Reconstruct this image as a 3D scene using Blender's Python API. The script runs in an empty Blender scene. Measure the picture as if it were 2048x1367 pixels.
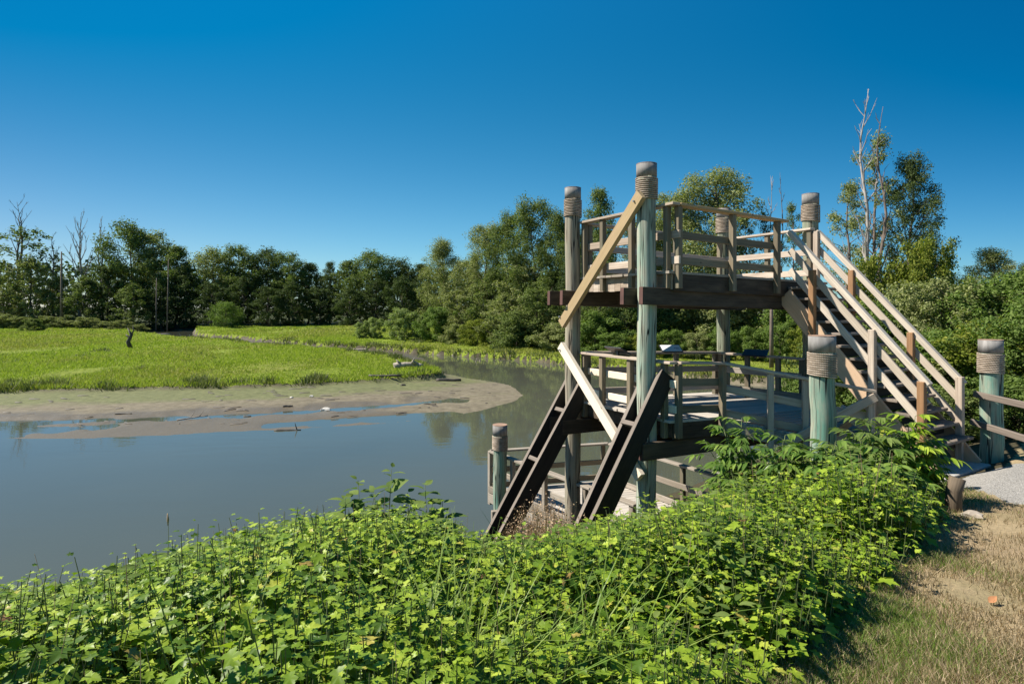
import bpy, math, random
import numpy as np
from mathutils import Vector, Matrix

R = math.radians
PI = math.pi
C = bpy.context.scene.collection

# ------------------------------------------------------------------ camera
# eye at the origin, level camera with vertical shift; water lies at z = -4.6
cd = bpy.data.cameras.new("camera")
cam = bpy.data.objects.new("camera", cd); C.objects.link(cam)
cam.location = (0, 0, 0); cam.rotation_euler = (R(90), 0, 0)
cd.sensor_width = 36.0
cd.lens = 1140 / 2048 * 36.0
cd.shift_y = -(683.5 - 615) / 2048
cd.clip_start = 0.05; cd.clip_end = 3000
bpy.context.scene.camera = cam

# ------------------------------------------------------------------ sky and sun
SUN_EL = R(47)
sv = Vector((-math.cos(SUN_EL) * 0.999, math.cos(SUN_EL) * 0.05, math.sin(SUN_EL))).normalized()
w = bpy.data.worlds.new("World"); bpy.context.scene.world = w
w.use_nodes = True
nt = w.node_tree
bg = nt.nodes['Background']
sky = nt.nodes.new('ShaderNodeTexSky'); sky.sky_type = 'NISHITA'
sky.sun_disc = False; sky.sun_elevation = SUN_EL; sky.sun_rotation = R(-90)
sky.altitude = 200; sky.air_density = 1.0; sky.dust_density = 0.3; sky.ozone_density = 3.0
# sky colour graded by direction, with lens darkening at the sides painted in
sep = nt.nodes.new('ShaderNodeSeparateColor'); cmb = nt.nodes.new('ShaderNodeCombineColor')
nt.links.new(sky.outputs[0], sep.inputs[0])
tcw = nt.nodes.new('ShaderNodeTexCoord'); sx = nt.nodes.new('ShaderNodeSeparateXYZ')
nt.links.new(tcw.outputs['Generated'], sx.inputs[0])
def op(kind, a, b=None):
    x = nt.nodes.new('ShaderNodeMath'); x.operation = kind
    for i, q in enumerate((a, b)):
        if q is None: continue
        if hasattr(q, 'is_output'): nt.links.new(q, x.inputs[i])
        else: x.inputs[i].default_value = q
    return x.outputs[0]
sz = op('MINIMUM', op('MAXIMUM', sx.outputs[2], 0.0), 0.5); sxx = op('MINIMUM', op('MAXIMUM', sx.outputs[0], -0.66), 0.66)
zen = op('SUBTRACT', 1.0, op('MULTIPLY', op('MAXIMUM', op('SUBTRACT', sx.outputs[2], 0.5), 0.0), 0.8))   # unseen sky overhead darkened, added to deepen the shade below
def graded(i, c0, cz, cx, czz, cxz, cxx):
    g = op('ADD', c0, op('MULTIPLY', sz, cz)); g = op('ADD', g, op('MULTIPLY', sxx, cx)); g = op('ADD', g, op('MULTIPLY', op('MULTIPLY', sz, sz), czz))
    g = op('ADD', g, op('MULTIPLY', op('MULTIPLY', sxx, sz), cxz)); g = op('ADD', g, op('MULTIPLY', op('MULTIPLY', sxx, sxx), cxx))
    g = op('MULTIPLY', op('MAXIMUM', g, 0.004), zen)
    nt.links.new(op('MULTIPLY', g, sep.outputs[i]), cmb.inputs[i])
graded(0, 0.724, -2.888, -0.275, 3.012, 0.715, -0.25)
graded(1, 1.004, -1.671, -0.115, 2.508, 0.220, -0.55)
graded(2, 1.153, -1.773, -0.034, 3.199, 0.112, -0.50)
nt.links.new(cmb.outputs[0], bg.inputs['Color'])
bg.inputs['Strength'].default_value = 0.072

ld = bpy.data.lights.new("sun", 'SUN'); ld.energy = 5.0; ld.angle = R(0.5); ld.color = (1.0, 0.93, 0.82)
sun = bpy.data.objects.new("sun", ld); C.objects.link(sun)
sun.location = (-30, 0, 40)
sun.rotation_euler = sv.to_track_quat('Z', 'Y').to_euler()

vs = bpy.context.scene.view_settings
vs.view_transform = 'Standard'; vs.look = 'None'; vs.gamma = 1.0; vs.exposure = 0.85
bpy.context.scene.cycles.max_bounces = 6
bpy.context.scene.cycles.transparent_max_bounces = 4
bpy.context.scene.cycles.caustics_reflective = False
bpy.context.scene.cycles.caustics_refractive = False

# ------------------------------------------------------------------ geometry helpers
F, HY, CX = 1140.0, 615.0, 1024.0
WATER = -4.6
def onz(x, y, z):
    s = z / ((HY - y) / F); return ((x - CX) / F * s, s)
def ond(x, y, Y): return Vector(((x - CX) / F * Y, Y, (HY - y) / F * Y))

class MB:
    """collects verts / faces with metre uvs and a tone per face"""
    def __init__(s): s.v = []; s.f = []; s.uv = []; s.t = []; s.sm = []
    def face(s, idx, uvs, tone=0.5, smooth=False):
        s.f.append(idx); s.uv.append(uvs); s.t.append(tone); s.sm.append(smooth)
    def beam(s, p0, p1, side, wd, th, tone=None, ext=0.0):
        """board from p0 to p1; wd along 'side', th along the third axis; p0-p1 is the centre line"""
        p0 = Vector(p0); p1 = Vector(p1); ax = (p1 - p0); L = ax.length; ax.normalize()
        sd = Vector(side); sd = (sd - ax * sd.dot(ax)).normalized(); up = ax.cross(sd)
        if tone is None: tone = rnd.random()
        p0 = p0 - ax * ext; p1 = p1 + ax * ext; L += 2 * ext
        o = len(s.v)
        for p in (p0, p1):
            for a, b in ((-1, -1), (1, -1), (1, 1), (-1, 1)):
                s.v.append(p + sd * (a * wd / 2) + up * (b * th / 2))
        u0 = rnd.uniform(0, 40); v0 = rnd.uniform(0, 40)
        dims = (wd, th, wd, th); acc = 0
        for k in range(4):
            k2 = (k + 1) % 4; d = dims[k]
            s.face((o + k, o + k2, o + 4 + k2, o + 4 + k),
                   ((u0, v0 + acc), (u0, v0 + acc + d), (u0 + L, v0 + acc + d), (u0 + L, v0 + acc)), tone)
            acc += d
        s.face((o + 3, o + 2, o + 1, o + 0), ((u0, v0), (u0 + .02, v0), (u0 + .02, v0 + th), (u0, v0 + th)), tone)
        s.face((o + 4, o + 5, o + 6, o + 7), ((u0, v0), (u0 + .02, v0), (u0 + .02, v0 + th), (u0, v0 + th)), tone)
        return s
    def tube(s, pts, rads, n=10, tone=None, cap=True, vs=1.0):
        if tone is None: tone = rnd.random()
        u0 = rnd.uniform(0, 40); v0 = rnd.uniform(0, 40)
        pts = [Vector(p) for p in pts]; rings = []; run = 0
        nrm = None
        for i, p in enumerate(pts):
            t = (pts[min(i + 1, len(pts) - 1)] - pts[max(i - 1, 0)]).normalized()
            if nrm is None:
                nrm = t.orthogonal().normalized()
            nrm = (nrm - t * nrm.dot(t)).normalized(); bi = t.cross(nrm)
            if i: run += (p - pts[i - 1]).length
            o = len(s.v)
            for k in range(n):
                a = 2 * PI * k / n
                s.v.append(p + (nrm * math.cos(a) + bi * math.sin(a)) * rads[i])
            rings.append((o, run, rads[i]))
        for i in range(len(pts) - 1):
            o0, r0, q0 = rings[i]; o1, r1, q1 = rings[i + 1]
            cir = 2 * PI * max(rads) * vs
            for k in range(n):
                k2 = (k + 1) % n
                va = v0 + cir * k / n; vb = v0 + cir * (k + 1) / n
                s.face((o0 + k, o0 + k2, o1 + k2, o1 + k), ((u0 + r0, va), (u0 + r0, vb), (u0 + r1, vb), (u0 + r1, va)), tone, True)
        if cap:
            o0 = rings[0][0]; o1 = rings[-1][0]
            z = tuple((u0, v0) for _ in range(n))
            s.face(tuple(o0 + k for k in range(n - 1, -1, -1)), z, tone)
            s.face(tuple(o1 + k for k in range(n)), z, tone)
        return s
    def poly(s, pts, thick, tone=0.5):
        """prism under a flat polygon (counter-clockwise seen from above)"""
        o = len(s.v); n = len(pts)
        for p in pts: s.v.append(Vector(p))
        for p in pts: s.v.append(Vector(p) - Vector((0, 0, thick)))
        s.face(tuple(range(o, o + n)), tuple((p[0], p[1]) for p in pts), tone)
        s.face(tuple(range(o + 2 * n - 1, o + n - 1, -1)), tuple((p[0], p[1]) for p in pts), tone)
        for k in range(n):
            k2 = (k + 1) % n
            s.face((o + k, o + n + k, o + n + k2, o + k2), ((0, 0), (0, thick), (1, thick), (1, 0)), tone)
        return s
    def build(s, name, mat, parent=None, origin=(0, 0, 0), bevel=0.0):
        me = bpy.data.meshes.new(name)
        og = Vector(origin)
        me.from_pydata([tuple(Vector(v) - og) for v in s.v], [], s.f)
        uv = me.uv_layers.new(name='grain')
        flat = [c for f in s.uv for p in f for c in p]
        uv.data.foreach_set('uv', flat)
        at = me.attributes.new('tone', 'FLOAT', 'FACE'); at.data.foreach_set('value', s.t)
        me.polygons.foreach_set('use_smooth', s.sm)
        me.materials.append(mat)
        ob = bpy.data.objects.new(name, me); C.objects.link(ob)
        if parent is not None: ob.parent = parent
        else: ob.location = og
        if bevel:
            b = ob.modifiers.new('bevel', 'BEVEL'); b.width = bevel; b.segments = 1; b.limit_method = 'ANGLE'
        return ob

rnd = random.Random(7)

def tag(o, label=None, cat=None, group=None, kind=None):
    if label: o['label'] = label
    if cat: o['category'] = cat
    if group: o['group'] = group
    if kind: o['kind'] = kind
    return o
def empty(name, loc=(0, 0, 0), rz=0):
    o = bpy.data.objects.new(name, None); C.objects.link(o)
    o.location = loc; o.rotation_euler = (0, 0, rz); o.empty_display_size = 0.3
    return o

def npmesh(name, V, Fc, mat, parent=None, smooth=False):
    """V (n,3), Fc (m,k) arrays with k verts per face"""
    me = bpy.data.meshes.new(name)
    V = np.asarray(V, dtype=np.float32); Fc = np.asarray(Fc, dtype=np.int32)
    m, k = Fc.shape
    me.vertices.add(len(V)); me.vertices.foreach_set('co', V.ravel())
    me.loops.add(m * k); me.loops.foreach_set('vertex_index', Fc.ravel())
    me.polygons.add(m); me.polygons.foreach_set('loop_start', np.arange(0, m * k, k, dtype=np.int32))
    try: me.polygons.foreach_set('loop_total', np.full(m, k, dtype=np.int32))
    except Exception: pass
    if smooth: me.polygons.foreach_set('use_smooth', np.ones(m, dtype=bool))
    me.materials.append(mat)
    me.update(calc_edges=True)
    ob = bpy.data.objects.new(name, me); C.objects.link(ob)
    if parent is not None: ob.parent = parent
    return ob

# ------------------------------------------------------------------ materials
def new_mat(name):
    m = bpy.data.materials.new(name); m.use_nodes = True
    n = m.node_tree; b = n.nodes['Principled BSDF']
    return m, n, b
def N(n, t, **kw):
    x = n.nodes.new(t)
    for k, v in kw.items():
        if k in x.inputs: x.inputs[k].default_value = v
        else: setattr(x, k, v)
    return x
def ramp(n, src, stops):
    r = n.nodes.new('ShaderNodeValToRGB')
    el = r.color_ramp.elements
    while len(el) < len(stops): el.new(0.5)
    for e, (p, c) in zip(el, stops):
        e.position = p; e.color = (*c, 1) if len(c) == 3 else c
    n.links.new(src, r.inputs['Fac']); return r
def mixc(n, fac, a, b, mode='MIX'):
    x = n.nodes.new('ShaderNodeMix'); x.data_type = 'RGBA'; x.blend_type = mode
    if hasattr(fac, 'is_output'): n.links.new(fac, x.inputs[0])
    else: x.inputs[0].default_value = fac
    for i, q in ((6, a), (7, b)):
        if hasattr(q, 'is_output'): n.links.new(q, x.inputs[i])
        else: x.inputs[i].default_value = (*q, 1)
    return x.outputs[2]

def wood(name, lo, hi, streak, rough=0.75, streak_amt=0.6, blotch=None, bump=0.25):
    """sawn timber: grain runs along the board's u"""
    m, n, b = new_mat(name)
    uv = N(n, 'ShaderNodeUVMap', uv_map='grain')
    mp = N(n, 'ShaderNodeMapping'); mp.inputs['Scale'].default_value = (1.2, 45, 1)
    n.links.new(uv.outputs[0], mp.inputs[0])
    g = N(n, 'ShaderNodeTexNoise', Scale=1.0, Detail=6.0, Roughness=0.65)
    n.links.new(mp.outputs[0], g.inputs['Vector'])
    mp2 = N(n, 'ShaderNodeMapping'); mp2.inputs['Scale'].default_value = (1.6, 6, 1)
    n.links.new(uv.outputs[0], mp2.inputs[0])
    g2 = N(n, 'ShaderNodeTexNoise', Scale=1.3, Detail=4.0, Roughness=0.6)
    n.links.new(mp2.outputs[0], g2.inputs['Vector'])
    at = N(n, 'ShaderNodeAttribute', attribute_name='tone')
    base = mixc(n, at.outputs['Fac'], lo, hi)
    r1 = ramp(n, g.outputs['Fac'], [(0.36, (1, 1, 1)), (0.50, (0.35, 0.35, 0.35)), (0.62, (0, 0, 0))])
    mul = N(n, 'ShaderNodeMath', operation='MULTIPLY'); n.links.new(r1.outputs[0], mul.inputs[0]); mul.inputs[1].default_value = streak_amt
    c = mixc(n, mul.outputs[0], base, streak)
    r2 = ramp(n, g2.outputs['Fac'], [(0.45, (0, 0, 0)), (0.72, (1, 1, 1))])
    m2 = N(n, 'ShaderNodeMath', operation='MULTIPLY'); n.links.new(r2.outputs[0], m2.inputs[0]); m2.inputs[1].default_value = 0.55
    c = mixc(n, m2.outputs[0], c, blotch or tuple(x * 0.55 for x in lo))
    # knots
    vo = N(n, 'ShaderNodeTexVoronoi', Scale=3.2); mp3 = N(n, 'ShaderNodeMapping'); mp3.inputs['Scale'].default_value = (0.7, 1.6, 1)
    n.links.new(uv.outputs[0], mp3.inputs[0]); n.links.new(mp3.outputs[0], vo.inputs['Vector'])
    r3 = ramp(n, vo.outputs['Distance'], [(0.03, (1, 1, 1)), (0.07, (0, 0, 0))])
    c = mixc(n, r3.outputs[0], c, tuple(x * 0.35 for x in lo))
    n.links.new(c, b.inputs['Base Color'])
    b.inputs['Roughness'].default_value = rough; b.inputs['Specular IOR Level'].default_value = 0.25
    bp = N(n, 'ShaderNodeBump', Strength=bump, Distance=0.004)
    n.links.new(g.outputs['Fac'], bp.inputs['Height']); n.links.new(bp.outputs[0], b.inputs['Normal'])
    return m

M = {}
M['grey'] = wood('weathered_wood', (0.26, 0.22, 0.175), (0.42, 0.37, 0.31), (0.10, 0.08, 0.06), blotch=(0.19, 0.16, 0.12))
M['railwood'] = wood('rail_wood', (0.40, 0.315, 0.24), (0.62, 0.525, 0.43), (0.15, 0.11, 0.08), blotch=(0.30, 0.23, 0.17), streak_amt=0.55)
M['stair'] = wood('stair_rail_wood', (0.47, 0.40, 0.32), (0.64, 0.565, 0.47), (0.19, 0.15, 0.115), blotch=(0.38, 0.315, 0.245), streak_amt=0.45)
M['post'] = wood('post_wood', (0.17, 0.14, 0.095), (0.27, 0.215, 0.145), (0.06, 0.046, 0.032), blotch=(0.13, 0.145, 0.105))
M['orange'] = wood('new_cedar', (0.30, 0.165, 0.08), (0.38, 0.22, 0.115), (0.17, 0.085, 0.04), streak_amt=0.5)
M['tan'] = wood('treated_brace', (0.36, 0.255, 0.135), (0.43, 0.315, 0.18), (0.22, 0.14, 0.07), streak_amt=0.35, blotch=(0.33, 0.25, 0.12))
M['pale'] = wood('bare_pine', (0.78, 0.66, 0.50), (0.84, 0.74, 0.60), (0.55, 0.42, 0.28), streak_amt=0.3, blotch=(0.74, 0.62, 0.46))
M['fir'] = wood('stringer_fir', (0.50, 0.34, 0.22), (0.56, 0.40, 0.27), (0.34, 0.21, 0.12), streak_amt=0.3, blotch=(0.46, 0.32, 0.2))
M['dark'] = wood('tarred_timber', (0.05, 0.037, 0.026), (0.10, 0.075, 0.052), (0.014, 0.011, 0.009), blotch=(0.15, 0.11, 0.075))
M['strut'] = wood('tarred_plank', (0.025, 0.020, 0.017), (0.04, 0.033, 0.028), (0.012, 0.01, 0.009), blotch=(0.055, 0.045, 0.035))
M['dockwood'] = wood('dock_board', (0.43, 0.39, 0.34), (0.58, 0.53, 0.465), (0.20, 0.17, 0.14), streak_amt=0.4, blotch=(0.42, 0.38, 0.33))
M['stump'] = wood('old_post_wood', (0.12, 0.09, 0.06), (0.17, 0.13, 0.09), (0.045, 0.033, 0.024), blotch=(0.09, 0.075, 0.055))
M['fence'] = wood('fence_rail', (0.20, 0.165, 0.135), (0.28, 0.235, 0.195), (0.07, 0.055, 0.045), blotch=(0.15, 0.12, 0.1))

def pole_mat(name, green, bare, crack, patch=0.5):
    m, n, b = new_mat(name)
    uv = N(n, 'ShaderNodeUVMap', uv_map='grain')
    def noise(sx, sy, sc, det=5.0, ro=0.6):
        mp = N(n, 'ShaderNodeMapping'); mp.inputs['Scale'].default_value = (sx, sy, 1); n.links.new(uv.outputs[0], mp.inputs[0])
        t = N(n, 'ShaderNodeTexNoise', Scale=sc, Detail=det, Roughness=ro); n.links.new(mp.outputs[0], t.inputs['Vector']); return t
    g1 = noise(1.1, 22, 1.0); g2 = noise(1.5, 5, 1.2, 6.0, 0.7); g3 = noise(0.35, 9, 1.0, 2.0)
    r2 = ramp(n, g2.outputs['Fac'], [(patch - 0.12, (0, 0, 0)), (patch + 0.14, (1, 1, 1))])
    c = mixc(n, r2.outputs[0], green, bare)
    r1 = ramp(n, g1.outputs['Fac'], [(0.33, (0.75, 0.75, 0.75)), (0.5, (0.1, 0.1, 0.1)), (0.6, (0, 0, 0))])
    c = mixc(n, r1.outputs[0], c, tuple(0.35 * q for q in bare))
    ab = N(n, 'ShaderNodeMath', operation='SUBTRACT'); n.links.new(g3.outputs['Fac'], ab.inputs[0]); ab.inputs[1].default_value = 0.5
    a2 = N(n, 'ShaderNodeMath', operation='ABSOLUTE'); n.links.new(ab.outputs[0], a2.inputs[0])
    r3 = ramp(n, a2.outputs[0], [(0.007, (1, 1, 1)), (0.018, (0, 0, 0))])
    c = mixc(n, r3.outputs[0], c, crack)
    n.links.new(c, b.inputs['Base Color']); b.inputs['Roughness'].default_value = 0.8; b.inputs['Specular IOR Level'].default_value = 0.2
    h = mixc(n, r3.outputs[0], g1.outputs['Fac'], (0, 0, 0))
    bp = N(n, 'ShaderNodeBump', Strength=0.5, Distance=0.008); n.links.new(h, bp.inputs['Height']); n.links.new(bp.outputs[0], b.inputs['Normal'])
    return m
M['pole_pale'] = pole_mat('pale_green_pole', (0.30, 0.42, 0.335), (0.44, 0.42, 0.33), (0.02, 0.02, 0.015), 0.49)
M['pole_grey'] = pole_mat('grey_pole', (0.31, 0.315, 0.235), (0.33, 0.28, 0.215), (0.03, 0.025, 0.02), 0.42)
M['pole_teal'] = pole_mat('teal_pole', (0.15, 0.30, 0.235), (0.34, 0.345, 0.265), (0.03, 0.035, 0.028), 0.51)
M['pole_olive'] = pole_mat('olive_pole', (0.26, 0.31, 0.22), (0.27, 0.24, 0.18), (0.03, 0.03, 0.02), 0.52)

def rope_mat():
    m, n, b = new_mat('rope')
    uv = N(n, 'ShaderNodeUVMap', uv_map='grain')
    mp = N(n, 'ShaderNodeMapping'); mp.inputs['Scale'].default_value = (34, 15, 1)
    n.links.new(uv.outputs[0], mp.inputs[0])
    wv = N(n, 'ShaderNodeTexWave', Scale=1.0, Distortion=0.4); wv.bands_direction = 'DIAGONAL'
    n.links.new(mp.outputs[0], wv.inputs['Vector'])
    c = ramp(n, wv.outputs['Fac'], [(0.0, (0.27, 0.215, 0.165)), (0.4, (0.44, 0.36, 0.29)), (1.0, (0.55, 0.465, 0.38))])
    nz = N(n, 'ShaderNodeTexNoise', Scale=9.0); n.links.new(uv.outputs[0], nz.inputs['Vector'])
    r = ramp(n, nz.outputs['Fac'], [(0.4, (0.6, 0.58, 0.55)), (0.65, (1, 1, 1))])
    n.links.new(mixc(n, 1.0, c.outputs[0], r.outputs[0], 'MULTIPLY'), b.inputs['Base Color'])
    b.inputs['Roughness'].default_value = 0.9; b.inputs['Specular IOR Level'].default_value = 0.1
    bp = N(n, 'ShaderNodeBump', Strength=0.3, Distance=0.003); n.links.new(wv.outputs['Fac'], bp.inputs['Height']); n.links.new(bp.outputs[0], b.inputs['Normal'])
    return m
M['rope'] = rope_mat()
def metal_mat():
    m, n, b = new_mat('cap_metal')
    tc = N(n, 'ShaderNodeTexCoord')
    mp = N(n, 'ShaderNodeMapping'); mp.inputs['Scale'].default_value = (14, 14, 3); n.links.new(tc.outputs['Object'], mp.inputs[0])
    nz = N(n, 'ShaderNodeTexNoise', Scale=1.0, Detail=5.0); n.links.new(mp.outputs[0], nz.inputs['Vector'])
    c = ramp(n, nz.outputs['Fac'], [(0.3, (0.15, 0.14, 0.13)), (0.55, (0.23, 0.22, 0.21)), (0.75, (0.33, 0.31, 0.295))])
    geo = N(n, 'ShaderNodeUVMap', uv_map='grain')
    n.links.new(c.outputs[0], b.inputs['Base Color'])
    b.inputs['Metallic'].default_value = 0.0; b.inputs['Roughness'].default_value = 0.7; b.inputs['Specular IOR Level'].default_value = 0.2
    return m
M['cap'] = metal_mat()
def plain(name, col, rough=0.6, metal=0.0, var=0.25, sc=8.0):
    m, n, b = new_mat(name)
    tc = N(n, 'ShaderNodeTexCoord'); nz = N(n, 'ShaderNodeTexNoise', Scale=sc, Detail=5.0); n.links.new(tc.outputs['Object'], nz.inputs['Vector'])
    c = ramp(n, nz.outputs['Fac'], [(0.3, tuple(q * (1 - var) for q in col)), (0.7, tuple(min(1, q * (1 + var)) for q in col))])
    n.links.new(c.outputs[0], b.inputs['Base Color']); b.inputs['Roughness'].default_value = rough; b.inputs['Metallic'].default_value = metal
    return m
M['rust'] = plain('rusty_disc', (0.30, 0.19, 0.13), 0.7)
M['bolt'] = plain('galvanised_bolt', (0.45, 0.45, 0.45), 0.35, 0.8)
M['black'] = plain('sign_frame', (0.012, 0.014, 0.018), 0.4)
M['white'] = plain('sign_face', (0.80, 0.82, 0.82), 0.25, 0, 0.03)
M['blue'] = plain('sign_print', (0.05, 0.16, 0.33), 0.4)
M['slate'] = plain('dark_sign_face', (0.03, 0.033, 0.04), 0.6)
M['concrete'] = plain('concrete', (0.40, 0.385, 0.36), 0.85, 0, 0.15, 14)
M['redpaint'] = plain('end_grain_red', (0.10, 0.045, 0.035), 0.8)
M['log'] = plain('driftwood', (0.34, 0.29, 0.235), 0.85, 0, 0.4, 6)
M['darklog'] = plain('wet_log', (0.06, 0.05, 0.04), 0.7, 0, 0.4, 6)
M['stone'] = plain('stone', (0.55, 0.52, 0.47), 0.85, 0, 0.2, 6)
M['deadleaf'] = plain('dead_leaf', (0.42, 0.19, 0.08), 0.8)

def leaf_mat(name, stops, trans=0.35, rough=0.5, tcol=None, spec=0.3):
    m, n, b = new_mat(name)
    g = N(n, 'ShaderNodeNewGeometry')
    c = ramp(n, g.outputs['Random Per Island'], stops)
    n.links.new(c.outputs[0], b.inputs['Base Color'])
    b.inputs['Roughness'].default_value = rough; b.inputs['Specular IOR Level'].default_value = spec
    if trans > 0:
        t = N(n, 'ShaderNodeBsdfTranslucent')
        tc = mixc(n, 1.0, c.outputs[0], tcol or (1.3, 1.5, 0.6), 'MULTIPLY')
        n.links.new(tc, t.inputs['Color'])
        mx = N(n, 'ShaderNodeMixShader', Fac=trans)
        n.links.new(b.outputs[0], mx.inputs[1]); n.links.new(t.outputs[0], mx.inputs[2])
        n.links.new(mx.outputs[0], n.nodes['Material Output'].inputs['Surface'])
    return m
M['leaf_wood'] = leaf_mat('forest_leaf', [(0, (0.078, 0.111, 0.036)), (0.5, (0.130, 0.169, 0.052)), (1, (0.202, 0.234, 0.078))], 0.30, 0.7, None, 0.08)
M['leaf_dark'] = leaf_mat('dark_forest_leaf', [(0, (0.042, 0.066, 0.025)), (0.5, (0.071, 0.099, 0.035)), (1, (0.117, 0.145, 0.056))], 0.28, 0.7, None, 0.08)
M['leaf_olive'] = leaf_mat('olive_leaf', [(0, (0.125, 0.149, 0.059)), (0.5, (0.211, 0.234, 0.090)), (1, (0.328, 0.343, 0.156))], 0.30, 0.7, None, 0.08)
M['leaf_light'] = leaf_mat('light_leaf', [(0, (0.08, 0.13, 0.03)), (0.5, (0.13, 0.19, 0.045)), (1, (0.19, 0.25, 0.07))], 0.35, 0.65, None, 0.12)
M['leaf_pale'] = leaf_mat('pale_leaf', [(0, (0.15, 0.195, 0.07)), (0.5, (0.22, 0.27, 0.105)), (1, (0.32, 0.36, 0.17))], 0.4, 0.6, None, 0.15)
M['leaf_yellow'] = leaf_mat('yellow_leaf', [(0, (0.10, 0.135, 0.02)), (0.5, (0.17, 0.20, 0.03)), (1, (0.25, 0.26, 0.05))], 0.35, 0.65, None, 0.12)
M['leaf_shrub'] = leaf_mat('thicket_leaf', [(0, (0.05, 0.105, 0.011)), (0.35, (0.15, 0.235, 0.018)), (0.75, (0.25, 0.345, 0.028)), (0.975, (0.37, 0.45, 0.055)), (0.993, (0.40, 0.34, 0.07)), (1, (0.22, 0.12, 0.05))], 0.25, 0.45)
M['leaf_elder'] = leaf_mat('elder_leaf', [(0, (0.055, 0.115, 0.022)), (0.6, (0.12, 0.20, 0.035)), (1, (0.20, 0.28, 0.055))], 0.3, 0.4)
M['leaf_fall'] = M['deadleaf']
M['blade'] = leaf_mat('grass_blade', [(0, (0.10, 0.17, 0.025)), (0.6, (0.17, 0.26, 0.04)), (1, (0.26, 0.32, 0.08))], 0.3, 0.5)
M['marsh_blade'] = leaf_mat('marsh_blade', [(0, (0.21, 0.275, 0.035)), (0.5, (0.265, 0.33, 0.042)), (0.9, (0.33, 0.385, 0.065)), (1, (0.38, 0.39, 0.11))], 0.35, 0.7, None, 0.1)
M['marsh_tan'] = leaf_mat('marsh_tan_blade', [(0, (0.20, 0.215, 0.04)), (0.6, (0.31, 0.32, 0.07)), (1, (0.42, 0.38, 0.15))], 0.3, 0.7, None, 0.1)
M['edge_blade'] = leaf_mat('marsh_edge_blade', [(0, (0.08, 0.10, 0.028)), (0.6, (0.15, 0.175, 0.05)), (1, (0.26, 0.25, 0.11))], 0.2, 0.7)
M['dry_blade'] = leaf_mat('dry_blade', [(0, (0.15, 0.13, 0.06)), (0.35, (0.30, 0.24, 0.13)), (0.7, (0.45, 0.34, 0.20)), (1, (0.58, 0.46, 0.30))], 0.25, 0.7, (1.2, 1.1, 0.8))
M['straw'] = leaf_mat('straw', [(0, (0.34, 0.21, 0.13)), (1, (0.58, 0.44, 0.28))], 0.2, 0.8, (1.1, 1.0, 0.8))
M['bark'] = plain('bark', (0.10, 0.08, 0.062), 0.9, 0, 0.4, 3)
M['bark_dead'] = plain('dead_bark', (0.33, 0.295, 0.27), 0.85, 0, 0.3, 3)
M['bark_dark'] = plain('dark_bark', (0.15, 0.115, 0.095), 0.9, 0, 0.35, 3)
M['stem'] = plain('green_stem', (0.10, 0.13, 0.04), 0.7)

# ------------------------------------------------------------------ noise in numpy
def vnoise(x, y, seed=0):
    xi = np.floor(x).astype(np.int64); yi = np.floor(y).astype(np.int64)
    fx = x - xi; fy = y - yi; fx = fx * fx * (3 - 2 * fx); fy = fy * fy * (3 - 2 * fy)
    def h(a, b):
        n = (a * 374761393 + b * 668265263 + seed * 974711) & 0x7fffffff
        n = ((n ^ (n >> 13)) * 1274126177) & 0x7fffffff
        return ((n ^ (n >> 16)) & 0xffff) / 65535.0
    return (h(xi, yi) * (1 - fx) + h(xi + 1, yi) * fx) * (1 - fy) + (h(xi, yi + 1) * (1 - fx) + h(xi + 1, yi + 1) * fx) * fy
def fbm(x, y, o=4, seed=0):
    t = 0; a = 0.5
    for k in range(o):
        t = t + a * (vnoise(x, y, seed + k) - 0.5); x = x * 2.03; y = y * 2.03; a *= 0.5
    return t
def sdf(P, X, Y):
    """signed distance to a polygon, positive inside"""
    P = np.asarray(P, float); d = np.full(X.shape, 1e18); ins = np.zeros(X.shape, bool); n = len(P)
    for i in range(n):
        ax, ay = P[i]; bx, by = P[(i + 1) % n]
        ex, ey = bx - ax, by - ay; wx, wy = X - ax, Y - ay
        t = np.clip((wx * ex + wy * ey) / (ex * ex + ey * ey + 1e-12), 0, 1)
        d = np.minimum(d, (wx - ex * t) ** 2 + (wy - ey * t) ** 2)
        c = (ay <= Y) != (by <= Y)
        xs = ax + (Y - ay) / np.where(abs(by - ay) < 1e-12, 1e-12, by - ay) * ex
        ins ^= c & (X < xs)
    d = np.sqrt(d); return np.where(ins, d, -d)
def pld(P, X, Y):
    P = np.asarray(P, float); d = np.full(X.shape, 1e18)
    for i in range(len(P) - 1):
        ax, ay = P[i]; bx, by = P[i + 1]; ex, ey = bx - ax, by - ay
        t = np.clip(((X - ax) * ex + (Y - ay) * ey) / (ex * ex + ey * ey), 0, 1)
        d = np.minimum(d, (X - ax - ex * t) ** 2 + (Y - ay - ey * t) ** 2)
    return np.sqrt(d)

# ------------------------------------------------------------------ terrain
mudline = [(-500, 880), (0, 876), (150, 877), (330, 871), (480, 862), (640, 855), (780, 847), (870, 838), (960, 822), (1020, 805),
           (1050, 790), (1042, 778), (1000, 766), (940, 756), (895, 747), (868, 733), (848, 718), (815, 708), (770, 701), (700, 696.5),
           (560, 687), (480, 680), (400, 676), (330, 671.5), (260, 665), (180, 660), (-500, 652)]
islegrass = [(-500, 783), (0, 779), (150, 777), (300, 774), (450, 771), (600, 767), (720, 760), (820, 752), (880, 745), (876, 735),
             (840, 722), (800, 712), (740, 703.5), (690, 698.5), (560, 690), (480, 683), (400, 677), (330, 672), (250, 664), (100, 656), (-500, 650)]
stripwater = [(392, 672), (480, 680), (560, 686), (640, 691), (700, 694), (770, 697), (850, 702), (900, 705), (1000, 711), (1060, 715), (1130, 722), (1240, 737), (1400, 757), (1550, 775),
              (1700, 800), (2300, 850), (4200, 850), (4200, 650), (392, 652)]
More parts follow.
